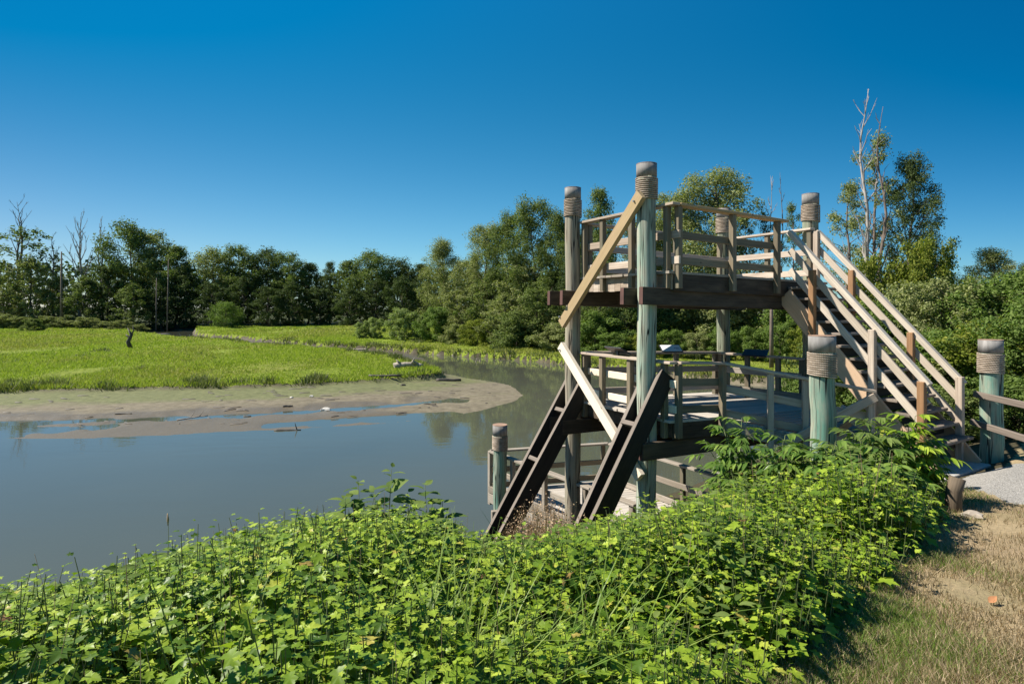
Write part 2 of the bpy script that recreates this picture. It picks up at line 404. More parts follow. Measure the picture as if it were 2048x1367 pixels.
stripgrass = [(394, 670), (480, 675), (560, 682), (640, 688), (760, 694.5), (850, 700), (950, 706), (1050, 711.5), (1120, 718), (1240, 732), (1400, 750),
              (1600, 760), (1800, 775), (2300, 810), (4200, 810), (4200, 648), (394, 650)]
P_mud = [onz(x, y, -4.6) for x, y in mudline]
P_ig = [onz(x, y, -4.12) for x, y in islegrass]
P_sw = [onz(x, y, -4.6) for x, y in stripwater]
P_sg = [onz(x, y, -4.2) for x, y in stripgrass]
PUD = [onz(x, y, -4.58) for x, y in [(-200, 850), (0, 848), (120, 842), (260, 838), (420, 832), (600, 822), (760, 811), (900, 800)]]
PUD3 = [onz(x, y, -4.58) for x, y in [(-300, 862), (0, 860), (110, 857), (210, 851)]]
PUD2 = [onz(x, y, -4.58) for x, y in [(560, 848), (700, 838), (800, 832), (880, 828)]]
BX, BY = 1.05, 2.5                       # a point on the lawn / bank border
ND = np.array([-0.679, 0.734]); 
def bank_d(X, Y): return (X - BX) * ND[0] + (Y - BY) * ND[1]
bd_x = [-60, -6, 0, 1.4, 4, 6, 8, 11, 16, 400]
def lawn_z(Y): return -1.42 - 0.1 * np.clip(Y, -3, 9.5)
def height(X, Y):
    X = np.asarray(X, float); Y = np.asarray(Y, float)
    d = bank_d(X, Y) + 0.35 * fbm(X * 0.5, Y * 0.5, 3, 5)
    rel = np.interp(d, [-60, 0, 1.4, 4, 6, 8, 11, 16, 400], [0.0, 0, -0.42, -1.2, -2.0, -2.75, -3.3, -3.9, -3.9])
    zb = np.maximum(lawn_z(Y) + rel, -5.5) + 0.05 * fbm(X * 1.1, Y * 1.1, 4, 3)
    nz = fbm(X * 0.35, Y * 0.35, 4, 11)
    nzs = fbm(X * 1.6, Y * 1.6, 3, 17)
    sm = np.maximum(sdf(P_mud, X, Y), sdf(P_sw, X, Y)) + 0.9 * nz * np.clip(Y / 40, 0.3, 1.5)
    zm = np.interp(sm, [-60, -6, -2, 0, 2.5, 6, 9, 60], [-5.6, -5.3, -4.95, -4.6, -4.50, -4.40, -4.28, -4.2])
    zm = zm + 0.05 * nzs * np.clip(sm / 2, 0, 1)
    dp = np.minimum(pld(PUD, X, Y) / 0.85, np.minimum(pld(PUD2, X, Y) / 0.5, pld(PUD3, X, Y) / 0.8)) + 1.4 * nz + 0.9 * nzs
    zm = zm - 0.17 * np.exp(-np.clip(dp, 0, 9) ** 2)* (sm > 0.1)
    sg = np.maximum(sdf(P_ig, X, Y), sdf(P_sg, X, Y)) + 1.0 * nzs + 0.9 * nz
    far = np.clip((Y - 112) / 6, 0, 1)
    st = np.clip(sg / 0.7 + 0.5, 0, 1); st = st * st * (3 - 2 * st)
    top = np.interp(Y, [20, 40, 60, 90, 130, 300], [-4.10, -4.10, -4.08, -3.82, -3.5, -2.0]) + 0.26 * nz + 0.16 * nzs
    zm = zm * (1 - st) + np.maximum(top, zm) * st
    zm = zm * (1 - far) + np.maximum(zm, np.interp(Y, [110, 130, 300, 900], [-3.75, -3.4, -2.0, -2.0])) * far
    z = np.maximum(zb, zm)
    return z, d, sg, sm, zb, zm
def gz(x, y): return float(height(np.array([float(x)]), np.array([float(y)]))[0][0])

nr, ncol = 620, 520
Ys = np.concatenate([np.linspace(-6, 1.0, 12)[:-1], np.geomspace(1.0, 900, nr)])
us = np.linspace(-1, 1, ncol); us = np.sign(us) * (0.55 * np.abs(us) + 0.45 * us ** 2) * 1.7
GY, GU = np.meshgrid(Ys, us, indexing='ij'); GX = GU * (np.abs(GY) + 3.5)
GZ, gd, gsg, gsm, gzb, gzm = height(GX, GY)
Vall = np.stack([GX, GY, GZ], -1).reshape(-1, 3)
rr = len(Ys)
ii = np.arange(rr * ncol).reshape(rr, ncol)
quads = np.stack([ii[:-1, :-1], ii[:-1, 1:], ii[1:, 1:], ii[1:, :-1]], -1).reshape(-1, 4)
def fc(a): return ((a[:-1, :-1] + a[:-1, 1:] + a[1:, 1:] + a[1:, :-1]) / 4).reshape(-1)
fd, fsg, fzb, fzm, fz = fc(gd), fc(gsg), fc(gzb), fc(gzm), fc(GZ)
near = fzb >= fzm
path_poly = [onz(x, y, -2.2) for x, y in [(1905, 948), (1950, 931), (2010, 925)]] + [(9.5, 8.6), (14, 8.2), (14, 3.9), (7.5, 4.6), (5.35, 5.35)] + [onz(x, y, -2.1) for x, y in [(2010, 1020), (1965, 985), (1920, 965)]]
fX, fY = fc(GX), fc(GY)

def ground_mat(name, build):
    m, n, b = new_mat(name); b.inputs['Roughness'].default_value = 0.9; b.inputs['Specular IOR Level'].default_value = 0.15
    tc = N(n, 'ShaderNodeTexCoord'); build(n, b, tc.outputs['Object']); return m
def nzs_(n, vec, sc, det=5.0, ro=0.6, scale=None):
    if scale:
        mp = N(n, 'ShaderNodeMapping'); mp.inputs['Scale'].default_value = scale; n.links.new(vec, mp.inputs[0]); vec = mp.outputs[0]
    t = N(n, 'ShaderNodeTexNoise', Scale=sc, Detail=det, Roughness=ro); n.links.new(vec, t.inputs['Vector']); return t.outputs['Fac']
def g_lawn(n, b, v):
    a = nzs_(n, v, 1.1); s = nzs_(n, v, 38, 6.0, 0.7); p = nzs_(n, v, 0.55, 3.0)
    c = ramp(n, s, [(0.25, (0.17, 0.13, 0.075)), (0.5, (0.33, 0.255, 0.15)), (0.75, (0.45, 0.35, 0.22))]).outputs[0]
    g = ramp(n, s, [(0.3, (0.14, 0.125, 0.06)), (0.7, (0.27, 0.235, 0.115))]).outputs[0]
    c = mixc(n, ramp(n, a, [(0.45, (0, 0, 0)), (0.6, (1, 1, 1))]).outputs[0], c, g)
    c = mixc(n, ramp(n, p, [(0.52, (0, 0, 0)), (0.66, (0.8, 0.8, 0.8))]).outputs[0], c, (0.32, 0.235, 0.15))
    n.links.new(c, b.inputs['Base Color'])
    bp = N(n, 'ShaderNodeBump', Strength=0.7, Distance=0.02); n.links.new(s, bp.inputs['Height']); n.links.new(bp.outputs[0], b.inputs['Normal'])
def g_bank(n, b, v):
    s = nzs_(n, v, 14, 6.0, 0.7)
    n.links.new(ramp(n, s, [(0.3, (0.03, 0.028, 0.016)), (0.7, (0.085, 0.07, 0.04))]).outputs[0], b.inputs['Base Color'])
def g_marsh(n, b, v):
    a = nzs_(n, v, 0.09, 4.0); s = nzs_(n, v, 2.2, 6.0, 0.75)
    c1 = ramp(n, s, [(0.3, (0.12, 0.165, 0.018)), (0.5, (0.19, 0.25, 0.026)), (0.7, (0.27, 0.32, 0.045))]).outputs[0]
    c2 = ramp(n, s, [(0.3, (0.14, 0.165, 0.03)), (0.7, (0.28, 0.295, 0.065))]).outputs[0]
    n.links.new(mixc(n, ramp(n, a, [(0.42, (0, 0, 0)), (0.62, (1, 1, 1))]).outputs[0], c1, c2), b.inputs['Base Color'])
    bp = N(n, 'ShaderNodeBump', Strength=1.0, Distance=0.25); n.links.new(s, bp.inputs['Height']); n.links.new(bp.outputs[0], b.inputs['Normal'])
def g_mud(n, b, v):
    at = N(n, 'ShaderNodeAttribute', attribute_name='algae'); wt = N(n, 'ShaderNodeAttribute', attribute_name='wet')
    s = nzs_(n, v, 3.0, 8.0, 0.7); s2 = nzs_(n, v, 0.5, 5.0, 0.6, (0.5, 1.6, 1))
    dry = ramp(n, s, [(0.25, (0.095, 0.08, 0.052)), (0.5, (0.162, 0.138, 0.093)), (0.75, (0.235, 0.203, 0.143))]).outputs[0]
    al = ramp(n, s, [(0.3, (0.085, 0.095, 0.036)), (0.7, (0.175, 0.18, 0.08))]).outputs[0]
    ad = N(n, 'ShaderNodeMath', operation='ADD'); n.links.new(at.outputs['Fac'], ad.inputs[0]); n.links.new(s2, ad.inputs[1])
    c = mixc(n, ramp(n, ad.outputs[0], [(0.55, (0, 0, 0)), (0.85, (1, 1, 1))]).outputs[0], dry, al)
    aw = N(n, 'ShaderNodeMath', operation='ADD'); n.links.new(wt.outputs['Fac'], aw.inputs[0]); n.links.new(s2, aw.inputs[1])
    rw = ramp(n, aw.outputs[0], [(0.75, (0, 0, 0)), (1.05, (1, 1, 1))]).outputs[0]
    c = mixc(n, rw, c, (0.135, 0.112, 0.078))
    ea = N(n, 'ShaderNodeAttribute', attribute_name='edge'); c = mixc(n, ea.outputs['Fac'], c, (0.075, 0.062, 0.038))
    n.links.new(c, b.inputs['Base Color'])
    rr_ = ramp(n, rw, [(0, (0.9, 0.9, 0.9)), (1, (0.42, 0.42, 0.42))]).outputs[0]
    n.links.new(rr_, b.inputs['Roughness']); b.inputs['Specular IOR Level'].default_value = 0.3
    bp = N(n, 'ShaderNodeBump', Strength=0.6, Distance=0.05); n.links.new(s, bp.inputs['Height']); n.links.new(bp.outputs[0], b.inputs['Normal'])
def g_path(n, b, v):
    vo = N(n, 'ShaderNodeTexVoronoi', Scale=70.0); n.links.new(v, vo.inputs['Vector'])
    c = ramp(n, vo.outputs['Color'], [(0.1, (0.20, 0.19, 0.175)), (0.6, (0.32, 0.305, 0.28)), (1.0, (0.44, 0.42, 0.39))]).outputs[0]
    n.links.new(c, b.inputs['Base Color'])
    bp = N(n, 'ShaderNodeBump', Strength=0.8, Distance=0.012); n.links.new(vo.outputs['Distance'], bp.inputs['Height']); n.links.new(bp.outputs[0], b.inputs['Normal'])
def g_far(n, b, v):
    s = nzs_(n, v, 0.8, 6.0, 0.7)
    n.links.new(ramp(n, s, [(0.3, (0.03, 0.04, 0.015)), (0.7, (0.09, 0.10, 0.04))]).outputs[0], b.inputs['Base Color'])

def sub(name, mask, mat):
    q = quads[mask]; u, inv = np.unique(q, return_inverse=True)
    ob = npmesh(name, Vall[u], inv.reshape(-1, 4), mat, smooth=True)
    ob['kind'] = 'structure'; return ob, u
farland = (~near) & (fY > 118)
marsh = (~near) & (fsg > np.where(fY > 38, 0.08, 0.25)) & ~farland
mud = (~near) & ~marsh & ~farland
pathm = near & (sdf(path_poly, fX + 0.12 * fbm(fX * 3, fY * 3, 3, 2), fY) > 0) & (fd < 0.6)
lawn = near & (fd < 0.12) & ~pathm
bank = near & ~lawn & ~pathm
sub('lawn', lawn, ground_mat('dry_lawn', g_lawn))
sub('path', pathm, ground_mat('gravel', g_path))
sub('river_bank', bank, ground_mat('bank_soil', g_bank))
sub('marsh_ground', marsh, ground_mat('marsh', g_marsh))
sub('far_ground', farland, ground_mat('woodland_floor', g_far))
mo, mu = sub('mud_flat', mud, ground_mat('mud', g_mud))
fl = lambda a: a.reshape(-1)[mu]
mx_, my_, mz_ = Vall[mu].T
alg = np.clip((fl(gsg) + 4.2) / 3.5, 0, 1) * np.clip((6 - mx_) / 14, 0, 1) * (my_ < 60)
a1 = mo.data.attributes.new('algae', 'FLOAT', 'POINT'); a1.data.foreach_set('value', alg.astype(np.float32))
wet = np.clip((-4.36 - mz_) / 0.2, 0, 1) * 0.75 * np.clip((-1.0 - mx_) / 6, 0.1, 1)
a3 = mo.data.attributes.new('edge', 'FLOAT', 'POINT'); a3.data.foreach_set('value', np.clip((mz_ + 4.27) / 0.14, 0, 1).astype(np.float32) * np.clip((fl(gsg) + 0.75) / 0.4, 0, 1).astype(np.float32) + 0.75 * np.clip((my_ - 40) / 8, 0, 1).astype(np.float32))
a2 = mo.data.attributes.new('wet', 'FLOAT', 'POINT'); a2.data.foreach_set('value', wet.astype(np.float32))

# water
def water_mat():
    m, n, b = new_mat('river_water')
    b.inputs['Base Color'].default_value = (0.085, 0.088, 0.060, 1)
    b.inputs['Roughness'].default_value = 0.035; b.inputs['IOR'].default_value = 1.45; b.inputs['Specular IOR Level'].default_value = 0.5
    tc = N(n, 'ShaderNodeTexCoord')
    a = nzs_(n, tc.outputs['Object'], 1.0, 3.0, 0.5, (0.9, 2.6, 1)); c = nzs_(n, tc.outputs['Object'], 0.10, 3.0, 0.5, (0.7, 2.0, 1))
    mu_ = N(n, 'ShaderNodeMath', operation='MULTIPLY'); n.links.new(a, mu_.inputs[0]); n.links.new(ramp(n, c, [(0.40, (0.15, 0.15, 0.15)), (0.65, (1, 1, 1))]).outputs[0], mu_.inputs[1])
    bp = N(n, 'ShaderNodeBump', Strength=0.10, Distance=0.05); n.links.new(mu_.outputs[0], bp.inputs['Height']); n.links.new(bp.outputs[0], b.inputs['Normal'])
    s = nzs_(n, tc.outputs['Object'], 0.06, 4.0)
    n.links.new(ramp(n, s, [(0.3, (0.068, 0.075, 0.058)), (0.7, (0.088, 0.092, 0.066))]).outputs[0], b.inputs['Base Color'])
    return m
wm = npmesh('water', [(-260, 0, WATER), (260, 0, WATER), (260, 260, WATER), (-260, 260, WATER)], [(0, 1, 2, 3)], water_mat())
wm['kind'] = 'structure'

# ------------------------------------------------------------------ viewing tower
TH = R(30.5)
E1 = Vector((math.cos(TH), math.sin(TH), 0)); E2 = Vector((-math.sin(TH), math.cos(TH), 0)); EZ = Vector((0, 0, 1))
PB = Vector((2.03, 8.6, 0))
def T(a, b, z): return PB + E1 * a + E2 * b + EZ * z
def pplane(x, y, p, q):
    """point seen at photo pixel (x, y) on the vertical plane through plan points p and q"""
    d = Vector(((x - CX) / F, 1, (HY - y) / F)); n = (Vector((q[0] - p[0], q[1] - p[1], 0))).cross(EZ)
    return d * (Vector((p[0], p[1], 0)).dot(n) / d.dot(n))
OT = (PB.x, PB.y, -3.3)
tower = tag(empty('viewing_tower', OT), 'two storey weathered timber lookout tower with four rope wrapped poles and a long stair', 'lookout tower')
BV = 0.006

def pole(name, x, y, ztop, zbot, r, mat, parent, origin, caph=0.17, ropeh=0.30, taper=1.05, turns=11, lean=(0, 0)):
    m = MB(); n = 14
    pts = []; rs = []
    for i in range(n + 1):
        t = i / n; z = zbot + (ztop - zbot - 0.02) * t
        pts.append((x + 0.008 * math.sin(i * 1.3 + x) + lean[0] * (z - ztop), y + 0.008 * math.cos(i * 1.7 + y) + lean[1] * (z - ztop), z))
        rs.append(r * (taper + (1 - taper) * t) * (0.996 + 0.008 * rnd.random()))
    m.tube(pts, rs, 28)
    p = m.build(name, mat, parent, origin)
    c = MB(); c.tube([(x, y, ztop - caph), (x, y, ztop)], [r * 1.10, r * 1.10], 32)
    cp = c.build('metal_cap', M['cap'], p, origin)
    d = MB(); d.tube([(x, y, ztop + 0.0005), (x, y, ztop + 0.008)], [r * 1.11, r * 1.11], 32)
    d.build('cap_lid', M['rust'], p, origin)
    h = MB(); k = 34; rp = ropeh / turns / 2
    pr = []
    zt = ztop - caph - rp
    for i in range(turns * k + 1):
        a = 2 * PI * i / k + 1.1
        sag = 0.012 * math.sin(a + x * 3) * (i / (turns * k))
        pr.append((x + (r * 1.04 + rp * 0.9) * math.cos(a), y + (r * 1.04 + rp * 0.9) * math.sin(a), zt - ropeh * i / (turns * k) + sag))
    h.tube(pr, [rp * 0.80] * len(pr), 7, vs=1.0)
    h.build('rope_wrap', M['rope'], p, origin)
    return p
for (a, b, r, mt, zt) in ((0.10, 1.99, 0.135, 'pole_grey', 2.165), (0.03, 0.03, 0.14, 'pole_pale', 2.165), (4.36, 0.13, 0.138, 'pole_olive', 2.165), (4.25, 2.06, 0.135, 'pole_olive', 2.165)):
    q = T(a, b, 0)
    pole('pole', q.x, q.y, zt, min(gz(q.x, q.y), -3.0) - 0.4, r, M[mt], tower, OT, caph=0.19, ropeh=0.32)

def lev_u(a): return -0.02 * (a - 0.2)
def lev_m(a): return -0.04 * (a - 0.2)

# paired beams clamping the poles, with red painted ends
for (z0, z1, lv, slope, mt) in ((0.035, 0.295, lev_u, -0.02, 'dark'), (-2.235, -1.985, lev_m, -0.03, 'dark')):
    for b in (-0.19, 0.22, 1.80, 2.19):
        zc = (z0 + z1) / 2
        p0 = T(-0.29, b, zc + 0.01); p1 = T(4.62, b, zc + slope * 4.6)
        bm = MB().beam(p0, p1, EZ, z1 - z0, 0.085).build('beam', M[mt], tower, OT, BV)
        ax = (p1 - p0).normalized()
        MB().beam(p0 - ax * 0.004, p0 - ax * 0.001, EZ, z1 - z0 - 0.01, 0.078).build('painted_end', M['redpaint'], bm, OT)
    # joists across the beams
    for a in (0.75, 1.3, 1.85, 2.4, 2.95, 3.5):
        zt = z1 + slope * a
        MB().beam(T(a, -0.24, zt + 0.098), T(a, 2.02, zt + 0.098), EZ, 0.185, 0.045).build('joist', M['dark'], tower, OT)

def boards(name, a0, a1, b0, b1, zt, lv, mat, th=0.038, wd=0.138, gap=0.008, skip=None):
    m = MB(); b = b0
    while b + wd * 0.6 < b1:
        x0 = a0 + rnd.uniform(-0.012, 0.012); x1 = a1 + rnd.uniform(-0.01, 0.01)
        m.beam(T(x0, b + wd / 2, zt + lv(x0) - th / 2), T(x1, b + wd / 2, zt + lv(x1) - th / 2), E2, wd, th)
        b += wd + gap
    return m.build(name, mat, tower, OT)
boards('upper_deck', 0.17, 4.20, -0.30, 2.0, 0.545, lev_u, M['grey'])
boards('lower_deck', 0.17, 4.20, -0.30, 2.0, -1.675, lev_m, M['dockwood'])
def rim(a0, b0, a1, b1, zt, h, lv, mat, side):
    return MB().beam(T(a0, b0, zt - h / 2 + lv(a0)), T(a1, b1, zt - h / 2 + lv(a1)), EZ, h, 0.042).build('rim_board', mat, tower, OT, BV)
rim(0.27, -0.27, 4.17, -0.27, 0.50, 0.25, lev_u, M['dark'], 0)
rim(0.27, 1.98, 4.17, 1.98, 0.50, 0.22, lev_u, M['dark'], 0)
rim(4.17, -0.25, 4.17, 1.96, 0.50, 0.22, lev_u, M['dark'], 0)
rim(0.27, -0.27, 4.17, -0.27, -1.72, 0.25, lev_m, M['dark'], 0)
rim(0.27, 1.98, 4.17, 1.98, -1.72, 0.22, lev_m, M['dark'], 0)
rim(4.17, -0.25, 4.17, 1.96, -1.72, 0.22, lev_m, M['dark'], 0)
for z0, lv, mt in ((0.50, lev_u, 'railwood'), (-1.72, lev_m, 'dark')):
    m = MB(); b = -0.27
    while b < 1.98:
        h = 0.225 + rnd.uniform(-0.006, 0.006)
        m.beam(T(0.25, b + 0.07, z0 - h / 2), T(0.29, b + 0.07, z0 - h / 2), E2, 0.137, h); b += 0.143
    m.build('fascia', M[mt], tower, OT)

def railing(p0, p1, posts, rails, out, capw=0.155, capt=0.042, pmat='post', cmat='railwood', rmat='railwood', postw=0.088, drop=1.22,
            inset=0.0, ends=0.0, postbot=None, rail_t=0.04, rail_off=0.066, parent=None, origin=OT, capmat=None, rail_h=0.115, toff=0.0):
    """p0, p1: top of the cap at both ends; posts: fractions; rails: depths below the cap; out: outward side"""
    parent = parent or tower
    p0 = Vector(p0); p1 = Vector(p1); d = (p1 - p0); L = d.length; dn = d.normalized(); out = Vector(out)
    hz = EZ.cross(dn).normalized()
    cap = MB().beam(p0 - EZ * capt / 2, p1 - EZ * capt / 2, hz, capw, capt, ext=ends).build('railing', M[capmat or cmat], parent, origin, BV)
    for f in posts:
        q = p0 + d * f - EZ * (capt + 0.001) + out * toff
        zb = (q.z - drop) if postbot is None else postbot(q)
        m_ = M[pmat]
        MB().beam(q, Vector((q.x, q.y, zb)), hz, postw, postw).build('post', m_, cap, origin, BV)
    for off in rails:
        q0 = p0 - EZ * off - out * rail_off; q1 = p1 - EZ * off - out * rail_off
        MB().beam(q0 + dn * inset, q1 - dn * inset, EZ, rail_h, rail_t).build('rail', M[rmat], cap, origin, BV)
    return cap
# upper deck railings
zu = 1.55
railing(T(0.215, 1.86, zu), T(0.215, -0.40, zu), [0.03, 0.257, 0.575, 0.915], [0.46, 0.845], -E1, rmat='railwood')
railing(T(0.30, -0.335, zu + lev_u(0.3)), T(2.88, -0.335, zu - 0.055), [0.008, 0.477, 0.915], [0.455, 0.84], -E2, rmat='post', cmat='tan', ends=0.0)
railing(T(4.13, -0.06, zu - 0.06), T(4.13, 1.84, zu - 0.06), [0.03, 0.5, 0.97], [0.46, 0.845], E1)
railing(T(0.30, 1.90, zu), T(4.05, 1.90, zu - 0.08), [0.03, 0.33, 0.62, 0.97], [0.46, 0.845], E2)
# lower deck railings
zm_ = -0.795
railing(T(0.215, 1.86, zm_), T(0.215, -0.34, zm_), [0.03, 0.257, 0.575, 0.915], [0.345, 0.72], -E1, rmat='pale', drop=1.12)
railing(T(0.30, -0.335, zm_ - 0.0), T(1.24, -0.40, zm_ - 0.05), [0.02, 0.97], [0.32, 0.73], -E2, rmat='post', drop=1.10)
railing(T(0.30, 1.90, zm_), T(3.70, 1.78, zm_ - 0.13), [0.02, 0.34, 0.66, 0.985], [0.345, 0.72], E2, rmat='railwood', drop=1.12)
railing(T(3.72, 1.74, zm_ - 0.135), T(4.10, 0.1, zm_ - 0.155), [0.02, 0.36, 0.72, 0.98], [0.345, 0.72], E1, rmat='grey', drop=1.12)
# ramp to the path with its own railing
pr0 = (1.24, -0.42); pr1 = (2.72, -1.87)
rz0, rz1 = zm_ - 0.05, -1.205
RP0 = T(pr0[0], pr0[1], rz0); RP1 = T(pr1[0], pr1[1], rz1)
rdir = (RP1 - RP0); rdir.z = 0; rdir.normalize(); rout = rdir.cross(EZ)
def frac_at_x(px):
    lo, hi = 0.0, 1.0
    for _ in range(40):
        mid = (lo + hi) / 2; q = RP0.lerp(RP1, mid)
        if CX + F * q.x / q.y < px: lo = mid
        else: hi = mid
    return lo
fr = [frac_at_x(1541), frac_at_x(1611), 0.975]
railing(RP0, RP1, fr, [0.42, 0.80], rout, pmat='railwood', postbot=lambda q: gz(q.x, q.y) - 0.1, cmat='railwood')
m = MB(); k = 16
for i in range(k):
    t = (i + 0.5) / k
    l = T(pr0[0], -0.33, -1.745).lerp(T(pr1[0] - 0.02, pr1[1] + 0.05, -2.10), t); r_ = T(4.15, -0.33, -1.86).lerp(T(3.35, pr1[1] + 0.05, -2.12), t)
    m.beam(l, r_, E2, 0.102, 0.038)
m.build('ramp_deck', M['dockwood'], tower, OT)
MB().beam(T(pr0[0], -0.38, -1.86), T(pr1[0], pr1[1] + 0.02, -2.21), EZ, 0.2, 0.045).build('rim_board', M['grey'], tower, OT, BV)
o1 = RP0 + rout * 0.075; o2 = RP1 + rout * 0.075
MB().beam(pplane(1560, 893, o1, o2), pplane(1752, 793, o1, o2), EZ, 0.125, 0.04).build('brace', M['railwood'], tower, OT, BV)
o3 = RP0 + rout * 0.125; o4 = RP1 + rout * 0.125
MB().beam(pplane(1592, 920, o3, o4), pplane(1700, 845, o3, o4), EZ, 0.09, 0.04).build('brace', M['orange'], tower, OT, BV)
MB().beam(pplane(1680, 818, o1 - rout * .25, o2 - rout * .25), pplane(1790, 893, o1 - rout * .25, o2 - rout * .25), EZ, 0.17, 0.12).build('brace', M['dockwood'], tower, OT, 0.012)

# stair
def tl(b): return 0.33 - 1.15 * (-b - 0.42)
stair = MB(); 
for sa in (2.96, 4.19):
    MB().beam(T(sa, -0.27, tl(-0.27) - 0.285), T(sa, -2.52, tl(-2.52) - 0.285), EZ, 0.29, 0.045).build('stringer', M['fir'], tower, OT, BV)
for i in range(13):
    z = 0.335 - 0.19 * i; b = -0.42 - 0.165 * i
    MB().beam(T(2.99, b - 0.02, z), T(4.16, b - 0.02, z), E2, 0.25, 0.042).build('stair_tread', M['fence'], tower, OT, BV)
for i in range(13):
    z = 0.335 - 0.19 * i; b = -0.42 - 0.165 * i
    MB().beam(T(2.99, b + 0.09, z - 0.105), T(4.16, b + 0.09, z - 0.105), EZ, 0.165, 0.02).build('riser', M['dark'], tower, OT)
def stair_rail(a, b0, z0, b1, z1, posts, out):
    p0 = T(a, b0, z0); p1 = T(a, b1, z1)
    cap = MB().beam(p0, p1, E1, 0.10, 0.085).build('stair_railing', M['stair'], tower, OT, BV)
    for off in (0.31, 0.65):
        MB().beam(T(a + 0.02 , b0, z0 - off), T(a + 0.02, b1 + 0.03, z1 - off + 0.03), E1, 0.04, 0.105).build('rail', M['stair'], cap, OT, BV)
    for (b, zt, zb, mt) in posts:
        MB().beam(T(a - 0.05, b, zt), T(a - 0.05, b, zb), E2, 0.092, 0.092).build('post', M[mt], cap, OT, BV)
stair_rail(2.965, -0.36, 1.30, -2.47, -1.09, [(-0.80, 0.62, -0.75, 'orange'), (-1.74, -0.33, -2.1, 'railwood'), (-2.40, -1.04, gz(*T(2.9, -2.4, 0).xy) - 0.1, 'orange')], -E1)
stair_rail(4.20, -0.10, 1.42, -2.40, -1.16, [(-0.12, 1.42, 0.1, 'railwood'), (-0.76, 0.66, -0.5, 'orange'), (-1.70, -0.40, -1.6, 'orange'), (-2.37, -1.05, gz(*T(4.2, -2.4, 0).xy) - 0.1, 'railwood')], E1)

# diagonal braces between the two river side poles
def bolt(p, d, parent):
    MB().tube([p, p + d * 0.03], [0.016, 0.013], 8).build('bolt', M['bolt'], parent, OT)
pa = T(-0.175, 0, 0); pb = T(-0.175, 2, 0)
b1 = MB().beam(pplane(1283, 388, pa, pb), pplane(1124, 648, pa, pb), EZ, 0.178, 0.085).build('brace', M['tan'], tower, OT, BV)
bolt(pplane(1273, 403, pa, pb) - E1 * 0.04, -E1, b1); bolt(pplane(1124, 633, pa, pb) - E1 * 0.04, -E1, b1)
b2 = MB().beam(pplane(1122, 690, pa, pb), pplane(1281, 955, pa, pb), EZ, 0.165, 0.085).build('brace', M['pale'], tower, OT, BV)
bolt(pplane(1124, 699, pa, pb) - E1 * 0.04, -E1, b2)
# raking struts, two planks with blocking each side of the poles
def strut(b, ptop, pbot):
    q0 = T(0, b, 0); q1 = T(1, b, 0)
    top = pplane(*ptop, q0, q1); bot = pplane(*pbot, q0, q1)
    ax = (bot - top).normalized(); dn = ax.cross(E2); dn = dn if dn.z < 0 else -dn
    c0 = top + dn * 0.15; c1 = bot + dn * 0.15 + ax * 0.3
    MB().beam(c0, c1, dn, 0.30, 0.07).build('strut', M['strut'], tower, OT, BV)
    MB().beam(c0 - dn * 0.152, c1 - dn * 0.152, dn, 0.006, 0.066).build('lit_weathered_edge', M['fence'], tower, OT)  # pale strip puts the sunlit top edge into colour, along with weathering
    return top, bot, ax, dn
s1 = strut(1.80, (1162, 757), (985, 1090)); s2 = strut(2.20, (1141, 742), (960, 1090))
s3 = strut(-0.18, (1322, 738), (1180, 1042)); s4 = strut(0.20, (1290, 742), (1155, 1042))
for (n_, f_), fs in (((s1, s2), (0.20, 0.51)), ((s3, s4), (0.375,))):
    for f in fs:
        p = n_[0].lerp(n_[1], f) + n_[3] * 0.10; q = f_[0].lerp(f_[1], f) + f_[3] * 0.10
        q = p + E2 * 0.4
        MB().beam(p + E2 * 0.03, q - E2 * 0.03, n_[3], 0.10, 0.07).build('blocking', M['fence'], tower, OT, BV)

# ------------------------------------------------------------------ information panels on the lower deck railings
def panel(cx, size, facing, tilt, face, label, fish=False):
    cx = Vector(cx); wd, ht = size
    root = tag(empty('information_panel', cx), label, 'sign', 'information panels on the lower deck railing')
    side = EZ.cross(facing).normalized(); up = (EZ * math.sin(tilt) - facing * math.cos(tilt)).normalized(); nrm = side.cross(up)
    if nrm.z < 0: nrm = -nrm
    c = cx + EZ * (ht / 2 * math.sin(tilt) + 0.02)
    MB().beam(c - side * wd / 2, c + side * wd / 2, up, ht, 0.022).build('frame', M['black'], root, cx, 0.004)
    f = MB().beam(c - side * (wd / 2 - 0.018) + nrm * 0.010, c + side * (wd / 2 - 0.018) + nrm * 0.010, up, ht - 0.036, 0.008).build('panel_face', face, root, cx)
    MB().beam(cx - EZ * 0.03, c, side, 0.05, 0.03).build('bracket', M['black'], root, cx)
    if fish:
        # small blue streak of print at the right of the white face
        q = c + nrm * 0.0155; b = MB()
        sx = side if side.dot(E1) > 0 else -side
        pts = [(0.05, 0.008), (0.07, 0.016), (0.085, 0.004), (0.12, 0.008), (0.155, 0.006), (0.165, -0.004), (0.12, -0.006), (0.08, -0.006), (0.06, -0.02), (0.066, -0.004)]
        o = len(b.v)
        for (x, y) in pts: b.v.append(q + sx * x + up * y)
        b.face(tuple(range(len(pts))), tuple((x, y) for x, y in pts))
        for i in range(3):
            b.beam(q + sx * 0.09 + up * (0.03 - 0.02 * i - 0.03 * (i > 0)), q + sx * 0.15 + up * (0.03 - 0.02 * i - 0.03 * (i > 0)), up, 0.004, 0.001)
        b.build('print', M['blue'], f, cx)
    return root
panel(T(2.36, 1.78, -0.895), (0.42, 0.27), Vector((0.05, -1, 0)).normalized(), R(27), M['white'], 'white faced tilted information panel on the far lower railing', True)
panel(T(3.90, 1.0, -0.985), (0.46, 0.32), Vector((-0.55, -0.83, 0)).normalized(), R(20), M['slate'], 'dark tilted information panel on the right hand lower railing')
